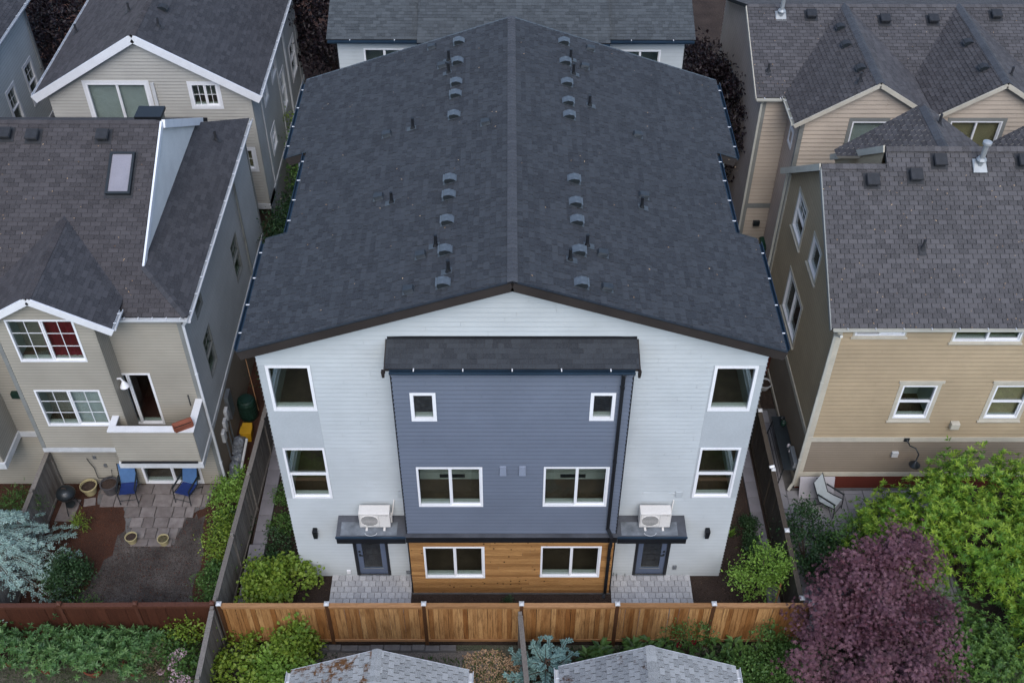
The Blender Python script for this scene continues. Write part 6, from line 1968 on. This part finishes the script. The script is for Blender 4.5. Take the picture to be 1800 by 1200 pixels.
tuft('small yellowish grass tuft under the left cedar window', (-1.3, -1.25, 0), 26, .22, leaf_lime, 71)
tuft('grass tuft under the right cedar window, left of two', (1.85, -1.3, 0), 26, .28, leaf_lime, 72)
tuft('grass tuft under the right cedar window, right of two', (2.45, -1.25, 0), 34, .32, leaf_young, 73)
plant('bed_shrub', 'small upright evergreen before the middle of the cedar wall', 'shrub', (-.1, -1.15, 0), (.14, .12, .26), .26, 22, 24, .05, .05, .03, leaf_dark, 'leaf', 'small plants in the beds', stems=4, seed=74, trunk_r=.01)
for i, (x, y) in enumerate(((6.85, 1.5), (7.05, 3.2), (7.1, 2.75))):
    tuft(('yellow-green fern in the bare bed below the right wall lamp', 'fern in the right bed nearest the corner window', 'fern in the right bed behind the other ferns')[i], (x, y, 0), 30, .3, leaf_young, 75 + i, 1.1, .05, 'fern')

# foreground: potted rhododendrons and neighbours
RH = (('first potted rhododendron from the left edge, half cut by the frame', -14.35, -2.7, .55), ('second potted rhododendron from the left edge', -13.2, -2.95, .55), ('rhododendron behind the second and third pots', -12.4, -2.5, .5),
      ('third potted rhododendron from the left edge', -11.85, -3.05, .52), ('fourth potted rhododendron from the left edge', -10.75, -3.0, .55), ('tall rhododendron against the red fence', -11.6, -2.5, .5), ('rhododendron at the right end of the potted row', -10.3, -2.6, .45))
for i, (lb_, x, y, s) in enumerate(RH):
    plant('rhododendron', lb_, 'shrub', (x, y, -.02 if i in (0, 1, 3, 4) else -.28), (s * 1.15, s * .9, s * .95), .6, 60, 5, .14, .13, .042, leaf_rhodo, 'whorl', 'potted rhododendrons', stems=9, seed=80 + i, trunk_r=.02, shell=.5)
for i, (x, y) in enumerate(((-13.2, -2.95), (-11.85, -3.05), (-10.75, -3.0), (-14.35, -2.7))):
    pot('flower_pot', ('terracotta pot under the second rhododendron from the left', 'terracotta pot under the third rhododendron', 'terracotta pot under the fourth rhododendron', 'terracotta pot under the leftmost rhododendron')[i], (x, y, -.29), .2, .29, .34, terracotta, cat='flower pot', group='pots of the rhododendrons')
plant('azalea', 'brownish faded azalea right of the potted row', 'shrub', (-9.95, -3.1, -.29), (.6, .5, .45), .45, 60, 34, .12, .06, .03, leaf_brown, 'leaf', stems=8, seed=91, trunk_r=.015)
hy = plant('hydrangea', 'pale green bush with clusters of pink-white flowers by the grey fence', 'shrub', (-9.2, -3.0, -.29), (.55, .55, .6), .55, 44, 24, .13, .11, .07, leaf_mid, 'leaf', stems=8, seed=92, trunk_r=.015)
g_ = np.random.default_rng(93)
for (fx, fy, fz, fr) in ((-.2, -.15, .95, .17), (-.05, -.05, 1.0, .15), (-.25, -.35, .8, .12), (-.1, -.6, .65, .2), (.1, -.65, .6, .16), (-.65, -.3, .45, .08)):
    n = 120
    d_ = unit(n, g_)
    C_ = d_ * fr * np.array([1, .8, .6]) + np.array([fx, fy, fz])
    link('flower_cluster', leaves_mesh('flower_cluster', C_, d_ + unit(n, g_) * .8, d_, .05, .05, g_.random(n), petal_mat), hy)
plant('garden_shrub', 'thin pale shrub in front of the right end of the red fence', 'shrub', (-9.3, -2.35, -.29), (.6, .2, .7), .9, 32, 18, .13, .09, .06, leaf_lime, 'leaf', stems=8, seed=94, trunk_r=.012)
for i, (x, y, rx, ry, z, lb_) in enumerate(((-7.6, -3.5, .75, .9, .55, 'bright lime shrub against the grey fence at the bottom'), (-6.5, -3.35, .7, .8, .5, 'bright lime shrub beside the rusty garage roof'), (-6.0, -2.75, .5, .35, .75, 'lime shoots rising against the cedar fence'))):
    plant('lime_shrub', lb_, 'shrub', (x, y, -.29), (rx, ry, z), z * .9, 60, 36, .15, .12, .10, leaf_lime if i != 1 else leaf_young, 'leaf', 'lime shrubs before the cedar fence', stems=10, seed=100 + i, trunk_r=.02, up=.9)


def rosette(label, loc, n, L, W, mat, seed, up=.9, cat='plant', name='leafy_plant', group='broad-leaved plants before the cedar fence', crowns=6, spread=.35):
    g = np.random.default_rng(seed)
    o = root(name, loc, label, cat, group)
    base = g.normal(size=(crowns, 3)) * np.array([spread, spread * .7, 0])
    C, D, Nn = [], [], []
    for b in base:
        for k in range(n):
            a = k * 2.4 + g.uniform(0, .5)
            el_ = g.uniform(.25, 1.3) * up
            h = g.uniform(.05, .55)
            C.append(b + np.array([math.cos(a) * .04, math.sin(a) * .04, h]))
            D.append([math.cos(a), math.sin(a), el_ - .2])
            Nn.append([-math.cos(a) * .5, -math.sin(a) * .5, 1])
    n_ = len(C)
    link('foliage', leaves_mesh('foliage', np.array(C), np.array(D), np.array(Nn), L * g.uniform(.6, 1.1, n_), W, g.random(n_), mat, .12, .3), o)
    st = MB()
    for b in base: st.tube([(b[0], b[1], 0), (b[0], b[1], .5)], [.02, .01], 6)
    st.build('stem', bark, o, local=True)
    return o


rosette('large-leaved green plant just right of the blue spruce', (2.45, -2.75, -.29), 26, .36, .13, leaf_mid, 110, crowns=5, spread=.22)
rosette('green plant behind the peak of the right garage', (3.75, -2.6, -.29), 22, .3, .12, leaf_mid, 111, crowns=5)
rosette('broad-leaved plant under the rose bush', (5.1, -2.75, -.29), 20, .3, .13, leaf_mid, 112, crowns=9, spread=.5)
rosette('broad-leaved plant right of the rose bush', (6.2, -2.9, -.29), 20, .32, .14, leaf_mid, 113, crowns=9, spread=.5)
plant('garden_shrub', 'fine-leaved green hedge plant beside the purple maple', 'shrub', (7.5, -3.1, -.29), (.75, .8, .7), .6, 90, 40, .16, .09, .05, leaf_mid, 'leaf', stems=8, seed=114, trunk_r=.02)
plant('garden_shrub', 'green bush at the right eave of the right garage', 'shrub', (6.4, -4.1, -.29), (.7, .7, .65), .6, 80, 36, .16, .10, .06, leaf_mid, 'leaf', stems=8, seed=115, trunk_r=.02)
rb = plant('rose_bush', 'rose bush with a few dark red blooms against the cedar fence', 'shrub', (5.05, -2.5, -.29), (.5, .2, .6), 1.0, 36, 20, .12, .07, .045, leaf_mid, 'leaf', stems=10, seed=116, trunk_r=.015)
for (fx, fy, fz) in ((-.3, -.15, .75), (.1, -.2, 1.0)):
    d_ = unit(40, g_)
    link('bloom', leaves_mesh('bloom', d_ * .04 + np.array([fx, fy, fz]), d_, unit(40, g_), .05, .05, g_.random(40), petal_red), rb)
lt = root('paper_scrap', (1.52, -2.75, -.285), 'small white scrap lying on the ground by the blue spruce', 'scrap')
MB().add([(-.06, -.1, .0), (.07, -.08, .01), (.05, .1, .03), (-.05, .08, .0)], [(0, 1, 2, 3)]).add([(-.06, -.1, .0), (-.05, .08, .0), (-.12, .02, .04)], [(0, 1, 2)]).build('scrap', vinyl, lt, local=True)


def conifer(name, label, loc, h, n_br, len0, len1, droop, mat, seed, needle=.055, twig_n=12, rise=.3, ndens=46, nw=.010, trunk_r=.09, z_lo=.25):
    g = np.random.default_rng(seed)
    o = root(name, loc, label, 'tree')
    tr = MB()
    tr.tube([(0, 0, -.05), (.04, 0, h * .5), (0, .03, h)], [trunk_r, trunk_r * .65, trunk_r * .15], 9)
    C, D, Nn = [], [], []

    def needles(p, q):
        n = ndens
        t = g.random(n)[:, None]
        ax = (q - p); ax /= np.linalg.norm(ax)
        c = p + (q - p) * t
        r = unit(n, g)
        r -= ax * (r @ ax)[:, None]
        r /= np.linalg.norm(r, axis=1, keepdims=True)
        C.append(c); D.append(r + ax * .7); Nn.append(np.cross(r, ax) + .1 * unit(n, g))
    for i in range(n_br):
        f = i / (n_br - 1)
        a = i * 2.399 + g.uniform(-.2, .2)
        z0 = h * (z_lo + (.97 - z_lo) * f)
        ln = len0 + (len1 - len0) * f
        ln *= g.uniform(.85, 1.15)
        dirv = np.array([math.cos(a), math.sin(a), 0])
        pts = []
        for k in range(9):
            t = k / 8
            pts.append(np.array([0, 0, z0]) + dirv * ln * t + np.array([0, 0, rise * ln * t - droop * ln * t * t]))
        tr.tube([tuple(p) for p in pts], [.03 * (1 - k / 9) + .006 for k in range(9)], 5)
        side = np.array([-dirv[1], dirv[0], 0])
        for k in range(2, 8): needles(pts[k], pts[k + 1])
        for k in range(twig_n):
            t = .2 + .8 * (k + g.random()) / twig_n
            j = min(7, int(t * 8))
            p = pts[j] + (pts[j + 1] - pts[j]) * (t * 8 - j)
            s = 1 if k % 2 else -1
            tl = ln * .32 * (1.15 - t * .7) * g.uniform(.7, 1.2)
            q = p + (dirv * .75 + side * s * .8 + np.array([0, 0, rise * .4 - droop * .55])) * tl
            tr.tube([tuple(p), tuple(q)], [.008, .003], 4)
            needles(p, q)
            m_ = p + (q - p) * .5
            q2 = m_ + (dirv * .9 - side * s * .1 + np.array([0, 0, -droop * .4])) * tl * .55
            needles(m_, q2)
    C, D, Nn = np.concatenate(C), np.concatenate(D), np.concatenate(Nn)
    n = len(C)
    r = np.clip(.55 + .25 * (C[:, 2] / h - .5) + g.normal(size=n) * .25, 0, 1)
    link('crown', leaves_mesh('crown', C, D, Nn, needle * g.uniform(.7, 1.1, n), nw, r, mat, .05, .0), o)
    tr.build('trunk', bark, o, local=True, smooth=True)
    return o


conifer('blue_cedar', 'drooping pale blue cedar at the left edge above the red fence', (-15.35, -.35, 0), 3.0, 30, 2.7, 1.1, .75, leaf_blue, 121, .075, 16, .32, 60, .016)
conifer('blue_spruce', 'small pale blue spruce between the two garages', (.95, -3.55, -.3), 1.5, 22, 1.2, .4, .0, leaf_spruce, 122, .07, 7, .42, 80, .018, .05, .18)
plant('bamboo', 'green bamboo-like foliage at the corner of the second bay', 'plant', (-15.5, 1.7, 0), (.9, .5, .55), 1.1, 50, 22, .16, .16, .025, leaf_mid, 'leaf', stems=14, seed=123, trunk_r=.012)

# wood chips, mulch and low weeds: scattered pieces nobody could count
def scatter(name, poly, n, z, L, W, mat, seed, label, cat, flatn=True, h=.0):
    g = np.random.default_rng(seed)
    P = np.array(poly, float)
    lo_, hi_ = P.min(0), P.max(0)
    pts = g.uniform(lo_, hi_, (n * 2, 2))
    inside = np.zeros(len(pts), bool)
    for i in range(len(P)):
        a, b = P[i], P[(i + 1) % len(P)]
        c = ((a[1] > pts[:, 1]) != (b[1] > pts[:, 1])) & (pts[:, 0] < (b[0] - a[0]) * (pts[:, 1] - a[1]) / (b[1] - a[1] + 1e-12) + a[0])
        inside ^= c
    pts = pts[inside][:n]
    m = len(pts)
    C = np.column_stack([pts, np.full(m, z) + g.random(m) * .02])
    an = g.uniform(0, 6.28, m)
    if flatn:
        D = np.column_stack([np.cos(an), np.sin(an), g.normal(size=m) * .2])
        Nn = np.column_stack([g.normal(size=(m, 2)) * .35, np.ones(m)])
    else:
        D = np.column_stack([np.cos(an) * .6, np.sin(an) * .6, np.ones(m)])
        Nn = np.column_stack([np.cos(an), np.sin(an), np.zeros(m)])
    me = leaves_mesh(name, C, D, Nn, L * g.uniform(.5, 1.3, m), W, g.random(m), mat, .1, .05 if flatn else .2)
    o = link(name, me)
    tag(o, label, cat, None, 'stuff')
    return o


scatter('wood_chips', blob([(-1.4, -2.45), (.15, -2.45), (.3, -3.9), (-.7, -4.3), (-1.6, -3.2)], 5, .15), 2600, -.285, .07, .03, chip_mat, 131, 'pale wood chips scattered between the fence and the rusty garage', 'wood chips')
scatter('weeds', blob([(-3.6, -2.5), (-.2, -2.5), (.2, -4.5), (-1.2, -4.4), (-1.6, -3.3)], 5, .2), 1500, -.295, .14, .02, leaf_mid, 132, 'short green weeds growing among the wood chips', 'weeds', False)
scatter('weeds', rect(.4, 8.2, -4.6, -2.35), 5200, -.3, .16, .03, leaf_dark, 133, 'dark green weeds on the ground right of the edge-on fence', 'weeds', False)
scatter('weeds', rect(-8.2, -5.0, -4.8, -2.5), 1600, -.3, .13, .025, leaf_dark, 134, 'dark weeds under the lime shrubs', 'weeds', False)
scatter('grass', rect(-16, -8.4, -6.5, -3.0), 9000, -.3, .09, .012, leaf_mid, 135, 'short lawn grass at the bottom left', 'grass', False)
scatter('bark_mulch', rect(-14.4, -8.4, -1.9, 4.0), 5200, .0, .05, .025, leaf_mat('bark_chip', ['#2e1a13', '#4a2c20', '#5e3a2a', '#3a2219'], 0, .95, .1), 136, 'red-brown bark mulch over the beds of the left yard', 'mulch')
scatter('soil_crumbs', rect(-7.5, 7.5, -2.0, 0.0), 4200, .0, .04, .03, leaf_mat('crumb', ['#1e1815', '#33291f', '#453830', '#5a4a3e'], 0, .95, .1), 137, 'dark crumbs of soil in the beds before the townhouse', 'soil')
scatter('soil_crumbs', rect(6.35, 7.6, -2.0, 5.0), 2200, .0, .04, .03, MATS['crumb'], 138, 'dark crumbs of soil in the bed right of the townhouse', 'soil')
scatter('dry_grass', blob([(-12.5, -1.9), (-9.7, -1.9), (-9.55, .2), (-9.9, 1.8), (-10.4, 1.0), (-12.0, 1.0), (-12.4, .2), (-13.0, -1.2)], 5, .1), 9000, .0, .045, .012, leaf_mat('dry_blade', ['#2a2624', '#3d3836', '#57514d', '#474340'], 0, .95, .1), 139, 'withered dark grass of the bare lawn in the left yard', 'grass', False)

# leaf litter and grit on the older roofs
def debris(house, O, u, v, w_, h_, n, seed):
    g = np.random.default_rng(seed)
    O, u, v = np.array(O, float), np.array(u, float), np.array(v, float)
    u /= np.linalg.norm(u); v /= np.linalg.norm(v)
    nn = np.cross(u, v)
    C = O + u * (g.random(n) * w_)[:, None] + v * (g.random(n) ** 1.4 * h_)[:, None] + nn * .022 - np.array(ORG[house.name])
    an = g.uniform(0, 6.28, n)
    D = u * np.cos(an)[:, None] + v * np.sin(an)[:, None]
    o = link('leaf_litter', leaves_mesh('leaf_litter', C, D, np.repeat(nn[None], n, 0) + unit(n, g) * .3, .05 * g.uniform(.4, 1.2, n), .025, g.random(n), chip_mat), house)
    o['kind'] = 'stuff'


debris(H, (-20, 3.4, 7.5), (1, 0, 0), (0, 1, .5), 9.4, 6.0, 160, 201)
debris(Q, (8.95, 3.2, 7.28), (1, 0, 0), (0, 1, .67), 11, 4.7, 160, 202)
debris(V, (8.73, 14.96, 7.5), (1, 0, 0), (0, 1, .42), 12, 4.0, 160, 203)
debris(T, (-6.5, 12, 9.91), (0, -1, 0), (1, 0, .335), 12, 6.8, 50, 204)
debris(T, (6.5, -.3, 9.91), (0, 1, 0), (-1, 0, .335), 12, 6.8, 50, 205)
